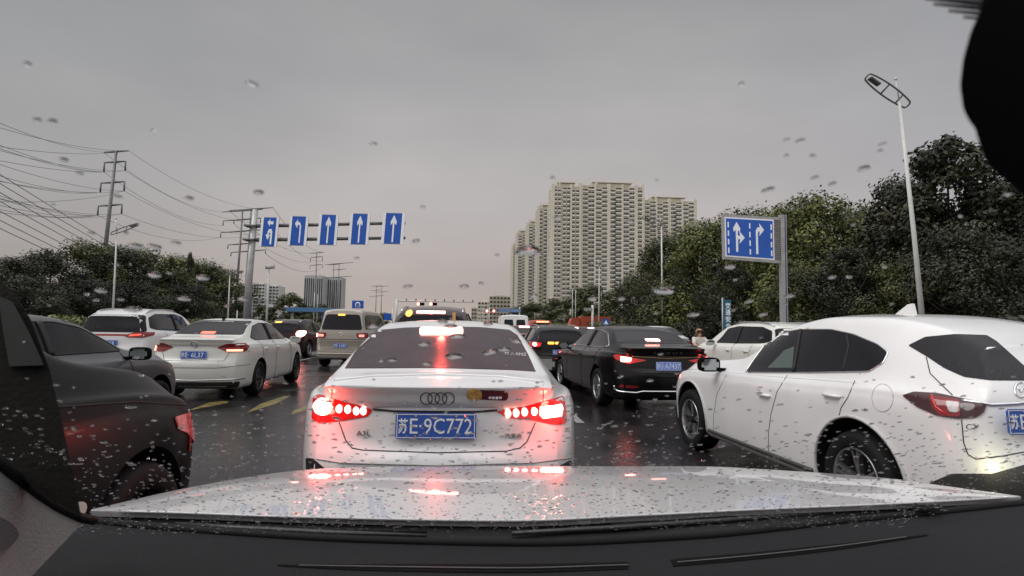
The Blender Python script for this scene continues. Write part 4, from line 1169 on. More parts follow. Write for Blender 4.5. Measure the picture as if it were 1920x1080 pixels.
# traffic light mast over the junction
a, b = at_y(744, 564, 120), at_y(890, 563, 120)
e = empty('traffic_signal', (a.x, 120, 0), 0, 'white signal mast with a long arm and red lights over the junction', 'traffic light')
bm = bmesh.new(); tube(bm, [(0, 0, 0), (0, 0, a.z + .4)], .22, 10); mesh_obj('mast', bm, pole_white, e)
bm = bmesh.new(); tube(bm, [(0, 0, a.z), (b.x - a.x, 0, a.z)], [.15, .09], 8)
arm_ = mesh_obj('arm', bm, pole_white, e)
for i in range(8):
    x = (b.x - a.x) * (i + 1) / 8.2
    bm = bmesh.new(); box(bm, (x, 0, a.z + .3), (.25, .25, .35)); mesh_obj('camera', bm, galv_dark, e)
for px in (788, 812):
    c = at_y(px, 570, 119.6); d = c - Vector((a.x, 120, 0))
    bm = bmesh.new(); box(bm, (d.x, 0, d.z), (1.6, .3, .6)); hd = mesh_obj('signal_head', bm, matte_black, e)
    bm = bmesh.new(); bmesh.ops.create_uvsphere(bm, u_segments=12, v_segments=8, radius=.3, matrix=Matrix.Translation((d.x - .45, -.2, d.z))); mesh_obj('red_light', bm, E('signal_red', (1, .25, .2), 8), hd)
a = at_y(917, 583, 200)
e = empty('traffic_signal', (a.x, 200, 0), 0, 'far signal post with two red lights down the avenue', 'traffic light')
bm = bmesh.new(); tube(bm, [(0, 0, 0), (0, 0, a.z + .8)], .16, 8); mesh_obj('mast', bm, pole_white, e)
for px in (913, 926):
    c = at_y(px, 583, 199.6) - Vector((a.x, 200, 0))
    bm = bmesh.new(); box(bm, (c.x, 0, c.z), (1.2, .3, 1.0)); hd = mesh_obj('signal_head', bm, matte_black, e)
    bm = bmesh.new(); bmesh.ops.create_uvsphere(bm, u_segments=12, v_segments=8, radius=.42, matrix=Matrix.Translation((c.x, -.2, c.z))); mesh_obj('red_light', bm, E('signal_red', (1, .25, .2), 8), hd)
a = at_y(955, 582, 140)
e = empty('direction_sign', (a.x, 140, 0), 0, 'pale blue overhead direction board above the white van', 'road sign')
bm = bmesh.new(); tube(bm, [(2.5, 0, 0), (2.5, 0, a.z + .8)], .14, 8); mesh_obj('post', bm, pole_white, e)
bm = bmesh.new(); box(bm, (0, -.1, a.z), (5.5, .12, .9)); mesh_obj('panel', bm, P('pale_blue_panel', (.2, .3, .5), .4, noise=(1, .3)), e)
a = at_y(727, 594, 110)
e = empty('direction_sign', (a.x, 110, 0), 0, 'small blue board on a white post beside the far signal mast', 'road sign')
bm = bmesh.new(); tube(bm, [(.9, 0, 0), (.9, 0, a.z + 1.6)], .1, 8); mesh_obj('post', bm, pole_white, e)
bm = bmesh.new(); box(bm, (0, -.1, a.z), (1.4, .1, 1.3)); mesh_obj('panel', bm, sign_blue, e)

# ------------------------------------------------------------------ the cars
def circ(cx, cy, rx, ry=None, n=16): 
    ry = ry or rx
    return [(cx + rx * math.cos(2 * PI * i / n), cy + ry * math.sin(2 * PI * i / n)) for i in range(n)]
def mir(poly): return [(-x, z) for x, z in poly][::-1]

# --- white sedan straight ahead
A = Car('white_sedan', 4.55, 1.77, 1.43, 'white sedan right ahead with glowing brake lights and a wet dark rear window', 'car', (-.17, 3.17), 'sedan', paint=white_paint,
        plan=[(0, .76), (.03, .83), (.08, .915), (.2, 1), (.5, 1), (.8, .985), (.92, .93), (.97, .83), (1, .70)])
A.patch('rear_window', [(690, 629), (703, 620), (760, 615), (830, 613), (900, 614), (955, 619), (970, 629), (990, 665), (1004, 697), (960, 694), (820, 690), (647, 691), (665, 662)], 'cam', mist_glass)
for nm, pl, core, dots in (('l', [(588, 744), (600, 739), (640, 752), (700, 768), (690, 781), (640, 789), (600, 793), (585, 786)], circ(607, 763, 17, 16), [(637, 766), (653, 767), (669, 770), (682, 770)]),
                     ('r', [(930, 771), (985, 762), (1035, 748), (1056, 742), (1060, 762), (1062, 794), (1040, 797), (1000, 788), (950, 783)], [(1012, 761), (1050, 757), (1053, 766), (1050, 781), (1018, 785), (1011, 778)], [(952, 775), (967, 774), (983, 772), (1001, 771)])):
    lp = A.patch('tail_lamp', rounded(pl, 5), 'cam', lens_red_lit)
    A.patch('lamp_core', core, 'cam', lens_core, off=.012, parent=lp, thick=.012)
    for d in dots: A.patch('lamp_dot', circ(*d, 5.4, 8.5, 12), 'cam', lens_core, off=.012, parent=lp, thick=.012)
A.patch('brake_light', rounded([(787, 616), (868, 616), (868, 629), (787, 629)], 5), 'cam', lens_core, off=.012)
A.glow((607, 763), 'cam', 4.5); A.glow((1033, 770), 'cam', 4.5); A.glow((828, 627), 'cam', 5, out=.04)
A.line('trunk_seam', [(636, 792), (648, 825), (660, 840), (680, 844), (820, 849), (950, 846), (975, 840), (988, 828), (1004, 792)], 'cam', .003)
A.line('trunk_seam', [(623, 722), (622, 740), (623, 752)], 'cam', .0025); A.line('trunk_seam', [(1018, 722), (1019, 740), (1018, 752)], 'cam', .0025)
A.line('trunk_gap', [(700, 767), (740, 771), (820, 772), (890, 772), (932, 769)], 'cam', .006)
A.line('spoiler_edge', [(626, 714), (700, 706), (820, 703), (940, 707), (1018, 717)], 'cam', .009, white_paint)
A.line('bumper_line', [(578, 858), (640, 868), (820, 873), (1000, 868), (1072, 858)], 'cam', .004, P('pale_groove', (.35, .35, .35), .5))
A.patch('corner_vent', rounded([(574, 858), (590, 862), (614, 882), (575, 884)], 4), 'cam', black_plastic)
A.patch('corner_vent', rounded([(1040, 878), (1070, 862), (1073, 882)], 4), 'cam', black_plastic)
for i in range(4): A.line('ring_emblem', circ(799.5 + i * 13.7, 747, 11, 11, 20), 'cam', .0032, P('dark_chrome', (.12, .12, .12), .25, metal=.7), closed=True)
st = A.patch('sticker', rounded([(893, 731), (953, 733), (952, 751), (893, 748)], 8), 'cam', P('maroon_sticker', (.10, .02, .03), .4), off=.004)
A.text('sticker_text', '平安喜乐', (928, 744), 'cam', .016, sign_white, .012, .075, parent=st)
A.patch('sticker', rounded([(876, 732), (890, 728), (903, 733), (904, 746), (888, 751), (876, 746)], 5), 'cam', P('yellow_sticker', (.62, .36, .12), .4, noise=(60, .5)), off=.007)
A.line('window_doodle', circ(934, 677, 12, 6, 16), 'cam', .0028, sign_white, closed=True)
A.line('window_doodle', circ(924, 664, 7, 4, 12), 'cam', .0025, sign_white, closed=True); A.line('window_doodle', circ(938, 664, 7, 4, 12), 'cam', .0025, sign_white, closed=True)
A.text('window_doodle', '开心就好', (966, 666), 'cam', .045, sign_white, .008, .15)
A.text('badge_lettering', 'A3L', (682, 812), 'cam', .035, P('badge_grey', (.2, .2, .2), .3, metal=.6), .004, .08)
A.text('badge_lettering', '一汽奥迪', (957, 817), 'cam', .03, P('badge_grey', (.2, .2, .2), .3), .004, .13)
A.plate('苏 E 9C772', (818, 798), 'cam', off=.022)
fz = A.cast('top', (0.03, 1.62))[0]
bm = bmesh.new(); prism(bm, [(fz.y - .10, fz.z - .01), (fz.y + .09, fz.z - .01), (fz.y - .07, fz.z + .065), (fz.y - .09, fz.z + .06)], 'x', fz.x - .012, fz.x + .012)
mesh_obj('roof_antenna', bm, P('amber_fin', (.45, .25, .08), .3), A.root)
A.mirror('left', mat=black_paint); A.mirror('right', mat=black_paint)

# --- white crossover alongside
M_ = Car('white_crossover', 4.62, 1.78, 1.535, 'white crossover alongside with black wheel arches and an unlit tail lamp', 'car', (3.63, 3.0), 'hatch', paint=white_paint, yaw=3,
        top=[(0, .86), (.05, .905), (.12, .95), (.26, .995), (.36, 1.0), (.45, .965), (.53, .87), (.62, .725), (.72, .69), (.83, .66), (.92, .60), (1, .48)],
        cant=[(0, .52), (.1, .56), (.25, .60), (.42, .62), (.52, .66), (.62, .74), (.73, .78), (.85, .74), (1, .55)], axles=(.98, 3.68), wr=.345, gap=.075, rim='five', rim_mat=alloy)
dlo = [(1397, 699), (1412, 677), (1430, 652), (1458, 626), (1500, 618), (1559, 618), (1601, 627), (1647, 646), (1666, 661), (1657, 680), (1630, 697), (1520, 699)]
sw = M_.patch('side_window', rounded(dlo, 6), 'cam', glass_dark)
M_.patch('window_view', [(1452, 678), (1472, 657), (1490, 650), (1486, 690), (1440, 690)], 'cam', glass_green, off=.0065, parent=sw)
M_.line('window_trim', rounded(dlo, 6), 'cam', .007, chrome, closed=True)
M_.line('window_divider', [(1502, 619), (1489, 697)], 'cam', .016, seam_black); M_.line('window_divider', [(1588, 628), (1592, 650), (1581, 697)], 'cam', .009, seam_black)
rw = [(1703, 648), (1735, 632), (1790, 627), (1850, 629), (1868, 640), (1895, 664), (1935, 700), (1950, 714), (1855, 713), (1808, 707), (1770, 690), (1737, 668)]
M_.patch('rear_window', rounded(rw, 4), 'cam', glass_rear)
tl = M_.patch('tail_lamp', rounded([(1693, 742), (1715, 736), (1760, 739), (1803, 748), (1849, 757), (1844, 773), (1830, 783), (1795, 785), (1757, 779), (1720, 763)], 4), 'cam', lens_smoke, off=.01, thick=.015)
M_.patch('lamp_lens', rounded([(1744, 744), (1800, 752), (1802, 782), (1765, 780), (1750, 765)], 5), 'cam', lens_red, off=.016, parent=tl)
M_.patch('lamp_lens', rounded([(1775, 754), (1800, 757), (1798, 775), (1782, 773)], 5), 'cam', lens_clear, off=.02, parent=tl)
M_.line('lamp_strip', [(1748, 743), (1757, 764), (1775, 777)], 'cam', .006, lens_red_lit, parent=tl, sink=-.014)
M_.line('chrome_bar', [(1803, 751), (1860, 759), (1905, 757), (1950, 750)], 'cam', .010, chrome)
M_.line('hatch_seam', [(1737, 670), (1744, 700), (1766, 722), (1786, 741)], 'cam', .003)
M_.line('hatch_seam', [(1803, 787), (1807, 830), (1815, 852), (1830, 861), (1880, 855), (1950, 842)], 'cam', .003)
M_.patch('bumper_cladding', rounded([(1742, 906), (1785, 888), (1860, 888), (1925, 870), (1990, 850), (1990, 945), (1742, 945)], 4), 'cam', wet_plastic, off=.006)
M_.line('fuel_flap', circ(1655, 746, 20, 26, 24), 'cam', .0022, P('pale_groove', (.35, .35, .35), .5), closed=True)
M_.line('door_seam', [(1476, 704), (1457, 735), (1446, 775), (1441, 812), (1441, 852)], 'cam', .003)
M_.line('door_seam', [(1362, 702), (1344, 740), (1338, 780), (1337, 826)], 'cam', .0022)
M_.line('door_seam', [(1603, 714), (1590, 745), (1577, 765), (1572, 786)], 'cam', .003)
for p in ((1434, 741), (1560, 742)):
    loc, n = M_.cast('cam', p); M_.handle('left', loc.y + M_.L / 2, loc.z)
M_.line('emblem', circ(1913, 731, 11, 14, 18), 'cam', .006, chrome, closed=True)
M_.line('emblem', [(1905, 722), (1913, 736), (1921, 722)], 'cam', .005, chrome)
M_.text('badge_lettering', 'CX-4', (1830, 800), 'cam', .045, P('badge_grey', (.2, .2, .2), .3), .005, .14)
M_.plate('苏 E 3Y586', (1947, 790), 'cam')
M_.mirror('left', 3.0, mat=matte_black)
loc, n = M_.cast('top', (0, 1.5))
bm = bmesh.new(); prism(bm, [(loc.y - .12, loc.z - .03), (loc.y + .12, loc.z - .02), (loc.y - .05, loc.z + .08), (loc.y - .09, loc.z + .085)], 'x', loc.x - .014, loc.x + .014)
mesh_obj('roof_antenna', bm, white_paint, M_.root)
for ya in M_.axles:       # pale plastic lip over each wheel arch on the side we see
    pts = [(ya + .425 * math.cos(a), M_.wr + .015 + .425 * math.sin(a)) for a in np.linspace(-.25, PI + .25, 24)]
    M_.line('arch_lip', pts, 'left', .012, P('lip_grey', (.5, .5, .49), .45))
M_.line('sill_trim', [(1.45, .30), (3.2, .30)], 'left', .02, wet_plastic)
M_.line('shoulder_crease', [(1.0, 1.02), (2.2, .97), (3.4, .93)], 'left', .006, white_paint, sink=.003)
l = M_.glow((1850, 872), 'cam', .5, (1, .95, .5), .05, .10)  # small yellow point light at the bumper, where no lamp part is built

def sedan_glass(c, z0=.785, z1=.985, rear=True, y0=.21, y1=.60, trim=None, quarter=True, sides=('left', 'right'), tint=glass_dark):
    L, H, Wd = c.L, c.H, c.W
    if rear: c.patch('rear_window', rounded([(-.36 * Wd, z0 * H), (.36 * Wd, z0 * H), (.295 * Wd, .965 * H), (-.295 * Wd, .965 * H)], .04), 'rear', glass_rear)
    for sd in sides:
        dl = [(.17 * L, .745 * H), (.205 * L, .80 * H), (.27 * L, .895 * H), (.36 * L, .935 * H), (.47 * L, .935 * H), (.545 * L, .895 * H), (.62 * L, .79 * H), (.665 * L, .71 * H), (.40 * L, .715 * H), (.20 * L, .72 * H)]
        w = c.patch('side_window', rounded(dl, .05), sd, tint)
        c.line('window_trim', rounded(dl, .05), sd, .008, trim or seam_black, closed=True)
        c.line('window_divider', [(.425 * L, .93 * H), (.41 * L, .715 * H)], sd, .03)
        c.line('door_seam', [(.425 * L, .70 * H), (.42 * L, .5 * H), (.42 * L, .17 * H)], sd, .004)
        c.line('door_seam', [(.225 * L, .70 * H), (.245 * L, .5 * H), (.30 * L, .33 * H)], sd, .004)
        c.line('door_seam', [(.655 * L, .70 * H), (.67 * L, .5 * H), (.665 * L, .17 * H)], sd, .004)
        for y in (.275, .455): c.handle(sd, y * L, .60 * H)
        c.mirror(sd)
    c.patch('windscreen', rounded([(-.36 * Wd, .75 * H), (.36 * Wd, .75 * H), (.31 * Wd, .955 * H), (-.31 * Wd, .955 * H)], .04), 'front', glass_dark)
def lamps(c, poly, mat, core=None, core_mat=None, both=True, watts=0):
    for sg in (1, -1):
        if not both and sg != both_side: continue
        p = poly if sg > 0 else mir(poly)
        lp = c.patch('tail_lamp', p, 'rear', mat, off=.008)
        if core:
            c.patch('lamp_core', core if sg > 0 else mir(core), 'rear', core_mat, off=.016, parent=lp, thick=.01)
            if watts:
                cx = sum(q[0] for q in core) / len(core) * sg; cz = sum(q[1] for q in core) / len(core)
                c.glow((cx, cz), 'rear', watts, size=.05, out=.12)

# --- black sedan
B_ = Car('black_sedan', 4.95, 1.865, 1.445, 'glossy black sedan with slanted lit tail lamps and a chrome lower bumper line', 'car', (3.28, 9.35), 'sedan', paint=black_paint, yaw=4.5, axles=(1.08, 3.95), wr=.335, rim='multi')
sedan_glass(B_, trim=chrome)
lamps(B_, rounded([(.36, .865), (.60, .90), (.80, .955), (.845, .93), (.82, .86), (.66, .80), (.50, .83)], .02), lens_red_lit, rounded([(.60, .90), (.76, .92), (.76, .83), (.62, .83)], .02), lens_core, watts=1.2)
B_.line('light_bar', [(-.60, .925), (0, .895), (.60, .925)], 'rear', .010, P('dim_bar', (.3, .2, .1), .2, metal=.8))
B_.patch('brake_light', rounded([(-.13, 1.165), (.13, 1.165), (.13, 1.20), (-.13, 1.20)], .015), 'rear', lens_core, off=.012)
B_.line('spoiler_edge', [(-.72, 1.05), (0, 1.065), (.72, 1.05)], 'rear', .012, black_paint)
B_.line('chrome_line', [(-.84, .43), (-.84, .37), (-.80, .345), (-.55, .335), (-.45, .36), (0, .36), (.45, .36), (.55, .335), (.80, .345), (.84, .37), (.84, .43)], 'rear', .016, chrome)
B_.patch('reflector', rounded([(-.80, .41), (-.55, .41), (-.50, .44), (-.78, .46)], .01), 'rear', lens_red); B_.patch('reflector', rounded([(.50, .44), (.55, .41), (.80, .41), (.78, .46)], .01), 'rear', lens_red)
B_.line('bumper_line', [(-.8, .62), (-.4, .66), (.4, .66), (.8, .62)], 'rear', .006)
B_.plate('苏 U A7437', (0, .77), 'rear', lit=True)
B_.text('badge_lettering', 'L E X U S', (0, .99), 'rear', .05, chrome, .006, .5)

# --- cream sedan on the other side
V = Car('cream_sedan', 4.67, 1.70, 1.47, 'cream white sedan with a black rear window, one brake lamp glowing', 'car', (-4.85, 10.5), 'sedan', paint=cream_paint, yaw=2.0, axles=(1.0, 3.69), wr=.325, rim='multi', rim_mat=alloy_dark)
sedan_glass(V)
lamps(V, rounded([(.36, .93), (.52, 1.0), (.74, 1.01), (.80, .95), (.78, .86), (.55, .85)], .03), lens_red)
V.patch('lamp_core', rounded([(.52, .865), (.74, .865), (.74, .90), (.52, .90)], .012), 'rear', E('lamp_pink', (1, .35, .22), 3.0), off=.018)
V.patch('lamp_core', rounded([(-.80, .86), (-.70, .86), (-.70, .95), (-.80, .95)], .02), 'rear', E('lamp_pink', (1, .35, .22), 3.0), off=.018)
V.patch('brake_light', rounded([(-.12, 1.165), (.12, 1.165), (.12, 1.20), (-.12, 1.20)], .01), 'rear', E('lamp_high', (1, .12, .08), 3.0), off=.012)
V.line('emblem', circ(0, .985, .055, .055, 20), 'rear', .009, chrome, closed=True); V.line('emblem', [(-.035, 1.02), (-.015, .95), (0, .985), (.015, .95), (.035, 1.02)], 'rear', .006, chrome)
V.plate('苏 E 6L37', (0, .80), 'rear')
V.line('bumper_line', [(-.78, .38), (0, .36), (.78, .38)], 'rear', .012, chrome); V.patch('lower_bumper', rounded([(-.70, .22), (.70, .22), (.74, .33), (-.74, .33)], .03), 'rear', black_plastic)
V.line('trunk_seam', [(-.56, .84), (-.50, .70), (.50, .70), (.56, .84)], 'rear', .004); V.line('bumper_line', [(-.82, .62), (-.4, .58), (.4, .58), (.82, .62)], 'rear', .004)
bm = bmesh.new(); f_ = V.cast('top', (0, 1.35))[0]; prism(bm, [(f_.y - .09, f_.z - .01), (f_.y + .09, f_.z - .01), (f_.y - .06, f_.z + .06)], 'x', -.01, .01); mesh_obj('roof_antenna', bm, matte_black, V.root)

def suv_glass(c, side_y=(.10, .62), rear=True, zr=(.655, .90), tint=glass_dark):
    L, H, Wd = c.L, c.H, c.W
    if rear: c.patch('rear_window', rounded([(-.40 * Wd, zr[0] * H), (.40 * Wd, zr[0] * H), (.32 * Wd, zr[1] * H), (-.32 * Wd, zr[1] * H)], .06), 'rear', glass_rear)
    a, b = side_y
    for sd in ('left', 'right'):
        dl = [(a * L, .72 * H), (a * L + .12, .86 * H), (a * L + .5, .915 * H), (.45 * L, .925 * H), (.55 * L, .89 * H), (b * L - .18, .76 * H), (b * L, .665 * H), (.4 * L, .67 * H), (a * L + .25, .69 * H)]
        c.patch('side_window', rounded(dl, .05), sd, tint)
        c.line('window_trim', rounded(dl, .05), sd, .008, seam_black, closed=True)
        c.line('window_divider', [(.41 * L, .92 * H), (.40 * L, .67 * H)], sd, .03)
        c.line('door_seam', [(.41 * L, .66 * H), (.41 * L, .17 * H)], sd, .004); c.line('door_seam', [(.22 * L, .66 * H), (.25 * L, .45 * H), (.30 * L, .32 * H)], sd, .004)
        for y in (.27, .45): c.handle(sd, y * L, .56 * H)
        c.mirror(sd, .60 * L)
        z_ = c.top(.35 * L); bm = bmesh.new()
        sx = -1 if sd == 'left' else 1; xr_ = c.cant(.35 * L) - .03
        tube(bm, [(sx * xr_, (t - .5) * L, (c.cast('top', (sx * xr_, t * L))[0].z) + (.035 if 0 < i < 5 else 0)) for i, t in enumerate((.13, .17, .26, .36, .46, .50))], .016, 8)
        mesh_obj('roof_rail', bm, alloy, c.root, True)
    c.patch('windscreen', rounded([(-.36 * Wd, .74 * H), (.36 * Wd, .74 * H), (.31 * Wd, .945 * H), (-.31 * Wd, .945 * H)], .04), 'front', glass_dark)

SUVREAR = [(.12, .08), (.25, .03), (.36, 0), (.43, .01), (.48, .05), (.60, .07), (.66, .09), (.90, .22), (1, .24)]
# --- white SUV far lane
S1 = Car('white_suv', 4.6, 1.80, 1.70, 'white sport utility car with roof rails and a joined red tail strip', 'car', (-8.4, 14.0), 'hatch', paint=white_paint, yaw=5, rearprof=SUVREAR, axles=(.92, 3.6), wr=.35, gap=.07, rim='five', rim_mat=alloy_dark)
suv_glass(S1)
lamps(S1, rounded([(.30, 1.04), (.55, 1.12), (.80, 1.12), (.82, 1.04), (.70, .98), (.42, .99)], .02), lens_red)
S1.patch('lamp_strip', [(-.36, 1.03), (.36, 1.03), (.36, 1.07), (-.36, 1.07)], 'rear', P('strip_red', (.35, .02, .02), .3))
S1.patch('lamp_core', rounded([(.42, 1.02), (.66, 1.05), (.66, 1.08), (.45, 1.06)], .01), 'rear', E('soft_red', (1, .1, .06), 1.6), off=.018)
S1.plate('苏 E 2K8', (0, .86), 'rear')
# --- beige minivan
Vn = Car('beige_minivan', 4.5, 1.70, 1.90, 'beige gold minivan with a wide black rear window and square tail lamps', 'van', (-4.15, 18.8), 'van', paint=beige_paint, yaw=-3, axles=(.85, 3.4), wr=.33, rim='steel')
Vn.patch('rear_window', rounded([(-.66, 1.20), (.66, 1.20), (.54, 1.70), (-.54, 1.70)], .09), 'rear', glass_rear)
lamps(Vn, rounded([(.46, 1.10), (.80, 1.12), (.82, .95), (.52, .93)], .05), lens_red, rounded([(.56, 1.06), (.72, 1.06), (.72, .98), (.56, .98)], .02), E('lamp_soft', (1, .45, .35), 1.0))
Vn.patch('lamp_core', circ(-.80, 1.02, .05), 'rear', lens_core, off=.03)
Vn.patch('brake_light', rounded([(-.15, 1.66), (.08, 1.66), (.08, 1.71), (-.15, 1.71)], .02), 'rear', lens_orange, off=.014)
Vn.patch('tailgate_shade', rounded([(-.66, .56), (.66, .56), (.70, .86), (-.70, .86)], .05), 'rear', P('beige_shade', (.24, .21, .17), .4))  # surface patch; the shade of a recess is put into a darker beige
Vn.line('bumper_line', [(-.74, .44), (.74, .44)], 'rear', .02, P('beige_light', (.5, .45, .36), .3)); Vn.line('tailgate_seam', [(-.72, .90), (.72, .90)], 'rear', .008)
Vn.plate('苏 E LS43', (0, .70), 'rear'); Vn.line('emblem', circ(0, 1.06, .05, .05, 16), 'rear', .01, chrome, closed=True)
for sd in ('left', 'right'):
    dl = [(.25, 1.22), (.35, 1.62), (.6, 1.70), (2.6, 1.70), (3.0, 1.6), (3.45, 1.22)]
    Vn.patch('side_window', rounded(dl, .06), sd, glass_dark); Vn.mirror(sd, 3.35, 1.2)
Vn.patch('windscreen', rounded([(-.6, 1.2), (.6, 1.2), (.52, 1.7), (-.52, 1.7)], .05), 'front', glass_dark)
# --- dark SUV ahead of the white sedan
D1 = Car('dark_suv', 4.7, 1.88, 1.77, 'dark maroon sport utility car hidden behind the white sedan, top brake light on', 'car', (-.72, 10.2), 'hatch', paint=dark_red_paint, rearprof=SUVREAR, axles=(.95, 3.7), wr=.36)
suv_glass(D1)
D1.patch('brake_light', rounded([(-.27, 1.60), (.25, 1.60), (.25, 1.64), (-.27, 1.64)], .02), 'rear', lens_core, off=.012)
D1.patch('lamp_core', circ(-.40, 1.595, .06), 'rear', lens_orange, off=.012)
lamps(D1, rounded([(.45, 1.05), (.82, 1.08), (.82, .95), (.5, .96)], .02), lens_red_lit, watts=0)
D1.glow((0, 1.62), 'rear', 1.5); D1.plate('苏 E 7D2', (0, .8), 'rear')
# --- dark red car beyond the cream sedan
D2 = Car('maroon_car', 4.3, 1.72, 1.56, 'dark maroon hatchback glimpsed between cream sedan and beige minivan', 'car', (-7.5, 23.5), 'hatch', paint=dark_red_paint, rearprof=SUVREAR, axles=(.85, 3.4), yaw=-4)
suv_glass(D2)
lamps(D2, rounded([(.5, 1.02), (.78, 1.04), (.78, .90), (.55, .90)], .03), lens_red_lit, circ(.66, .97, .13), lens_core, watts=4)
D2.patch('brake_light', rounded([(-.38, 1.40), (-.12, 1.40), (-.12, 1.45), (-.38, 1.45)], .015), 'rear', lens_orange, off=.015)
# --- near black car and the silver car beyond it
K = Car('black_car', 4.65, 1.88, 1.72, 'black car close beside us, red light mirrored in its front corner', 'car', (-2.60, -.70), 'hatch', paint=near_black, yaw=-2, axles=(1.0, 3.68), wr=.35, rim_mat=matte_black)
suv_glass(K, rear=False)
hl = K.patch('headlight', rounded([(4.16, .88), (4.36, .86), (4.52, .76), (4.54, .66), (4.40, .66), (4.20, .76)], .03), 'right', P('headlight_glass', (.28, .22, .22), .06, coat=1), off=.008)
K.patch('headlight', rounded([(326, 782), (352, 774), (366, 786), (380, 826), (384, 846), (372, 848), (350, 812), (334, 806)], 4), 'cam', P('red_mirrored_lens', (.50, .10, .10), .12, coat=1.0, emit=(1, .12, .08), es=.12, noise=(25, .6)), off=.012, res=6)  # mirrored brake-light red put into the lens colour and a faint glow
K.patch('front_grille', rounded([(-.5, .35), (.5, .35), (.55, .6), (-.55, .6)], .05), 'front', black_plastic); K.line('hood_seam', [(2.9, 1.06), (3.6, 1.0), (4.2, .90)], 'right', .004)
b = K.patch('pale_oval', circ(3.2, .62, .05, .035), 'right', P('pale_oval_grey', (.6, .6, .55), .3), off=.01)  # pale oval disc on the flank
Sv = Car('silver_sedan', 4.6, 1.78, 1.45, 'silver sedan half hidden by the near black car, dark mirror visible', 'car', (-4.8, 4.0), 'sedan', paint=silver_paint, yaw=0, axles=(1.0, 3.68), wr=.32)
sedan_glass(Sv)
for o in list(K.root.children):
    if o.name.startswith('side_mirror'): o.location = (0, -.5, .05)
for o in list(Sv.root.children):
    if o.name.startswith('side_mirror'): o.data.materials[0] = matte_black
# --- black car behind the black sedan
D3 = Car('black_hatchback', 4.5, 1.80, 1.47, 'black hatchback with two amber lamps just ahead of the glossy black sedan', 'car', (2.42, 15.4), 'hatch', paint=black_paint, rearprof=SUVREAR, axles=(.9, 3.55))
suv_glass(D3)
for x in (-.26, -.06): D3.patch('amber_lamp', rounded([(x - .085, .93), (x + .085, .93), (x + .085, .99), (x - .085, .99)], .015), 'rear', lens_orange, off=.02)
lamps(D3, rounded([(.5, .96), (.8, .98), (.8, .86), (.55, .86)], .02), lens_red_lit, circ(.68, .92, .05), lens_core, watts=3)
D3.line('bumper_line', [(-.7, .55), (.0, .55)], 'rear', .012, P('red_sheen', (.5, .1, .1), .3)); D3.plate('苏 E 8B1', (0, .72), 'rear')  # red bead: a red sheen on the bumper put into its colour
# --- dark car with lit plate
D4 = Car('dark_sedan', 4.6, 1.78, 1.46, 'dark sedan with a brightly lit plate beyond the white sedan corner', 'car', (2.25, 23.2), 'sedan', paint=dark_red_paint, axles=(1, 3.7))
sedan_glass(D4)
lamps(D4, rounded([(.45, .98), (.8, 1.0), (.8, .86), (.5, .86)], .02), lens_red_lit, circ(.62, .92, .12), lens_core, watts=4)
D4.patch('brake_light', rounded([(-.22, 1.36), (.22, 1.36), (.22, 1.42), (-.22, 1.42)], .02), 'rear', lens_core, off=.012); D4.plate('苏 E 5M9', (0, .74), 'rear', lit=True)
# --- white van, red-lit vehicle, small white car
W1 = Car('white_van', 4.4, 1.75, 2.05, 'white high-roofed van with two rear windows down the avenue', 'van', (2.35, 31), 'boxvan', paint=white_paint, axles=(.85, 3.4), wr=.33, rim='steel')
for sg in (1, -1):
    q = rounded([(.06, 1.30), (.60, 1.30), (.55, 1.78), (.10, 1.78)], .06); W1.patch('rear_window', q if sg > 0 else mir(q), 'rear', glass_dark)
lamps(W1, [(.70, 1.15), (.82, 1.15), (.82, .85), (.70, .85)], lens_red_lit); W1.plate('苏 E 1W6', (0, .6), 'rear')
R1 = Car('red_lit_van', 4.4, 1.7, 1.85, 'small van glowing red from brake lights beside the white van', 'van', (4.3, 35), 'van', paint=P('red_lit_paint', (.38, .07, .045), .35), axles=(.85, 3.4), rim='steel')  # brake-light glow on the van is put into its red body colour
R1.patch('rear_window', rounded([(-.62, 1.2), (.62, 1.2), (.5, 1.66), (-.5, 1.66)], .06), 'rear', glass_dark)
R1.patch('brake_light', rounded([(-.3, 1.68), (.45, 1.68), (.45, 1.76), (-.3, 1.76)], .02), 'rear', E('brake_orange', (1, .25, .12), 4), off=.02)
lamps(R1, [(.6, 1.15), (.8, 1.15), (.8, .85), (.6, .85)], lens_red_lit, circ(.7, 1, .13), lens_core, watts=4)
W2 = Car('small_white_car', 4.0, 1.66, 1.50, 'small white hatchback roof showing over the black hatchback', 'car', (4.05, 27), 'hatch', paint=white_paint, rearprof=SUVREAR, axles=(.8, 3.2))
suv_glass(W2); W2.patch('brake_light', rounded([(-.12, 1.36), (.12, 1.36), (.12, 1.40), (-.12, 1.40)], .01), 'rear', lens_red_lit, off=.014)
lamps(W2, [(.55, 1.0), (.78, 1.0), (.78, .84), (.58, .84)], lens_red)
# --- cars on the far right
W3 = Car('pale_crossover', 4.3, 1.84, 1.60, 'pale crossover with roof rails between black sedan and white crossover', 'car', (7.35, 11.9), 'hatch', paint=cream_paint, rearprof=SUVREAR, axles=(.9, 3.45), wr=.34, yaw=5)
suv_glass(W3); lamps(W3, rounded([(.45, 1.03), (.8, 1.06), (.8, .95), (.5, .93)], .02), lens_smoke)
W3.patch('lamp_core', circ(-.42, 1.22, .045), 'rear', glint_white, off=.02); W3.plate('苏 E 4P5', (0, .75), 'rear')  # white disc: a bright reflection built as a glowing spot, no lamp
W4 = Car('white_hatchback', 4.3, 1.72, 1.5, 'white hatchback whose sloping roof peeks out beyond the rider', 'car', (6.6, 18.6), 'sedan', paint=white_paint, axles=(.9, 3.4))
sedan_glass(W4); lamps(W4, [(.5, 1.0), (.75, 1.0), (.75, .86), (.5, .86)], lens_red)
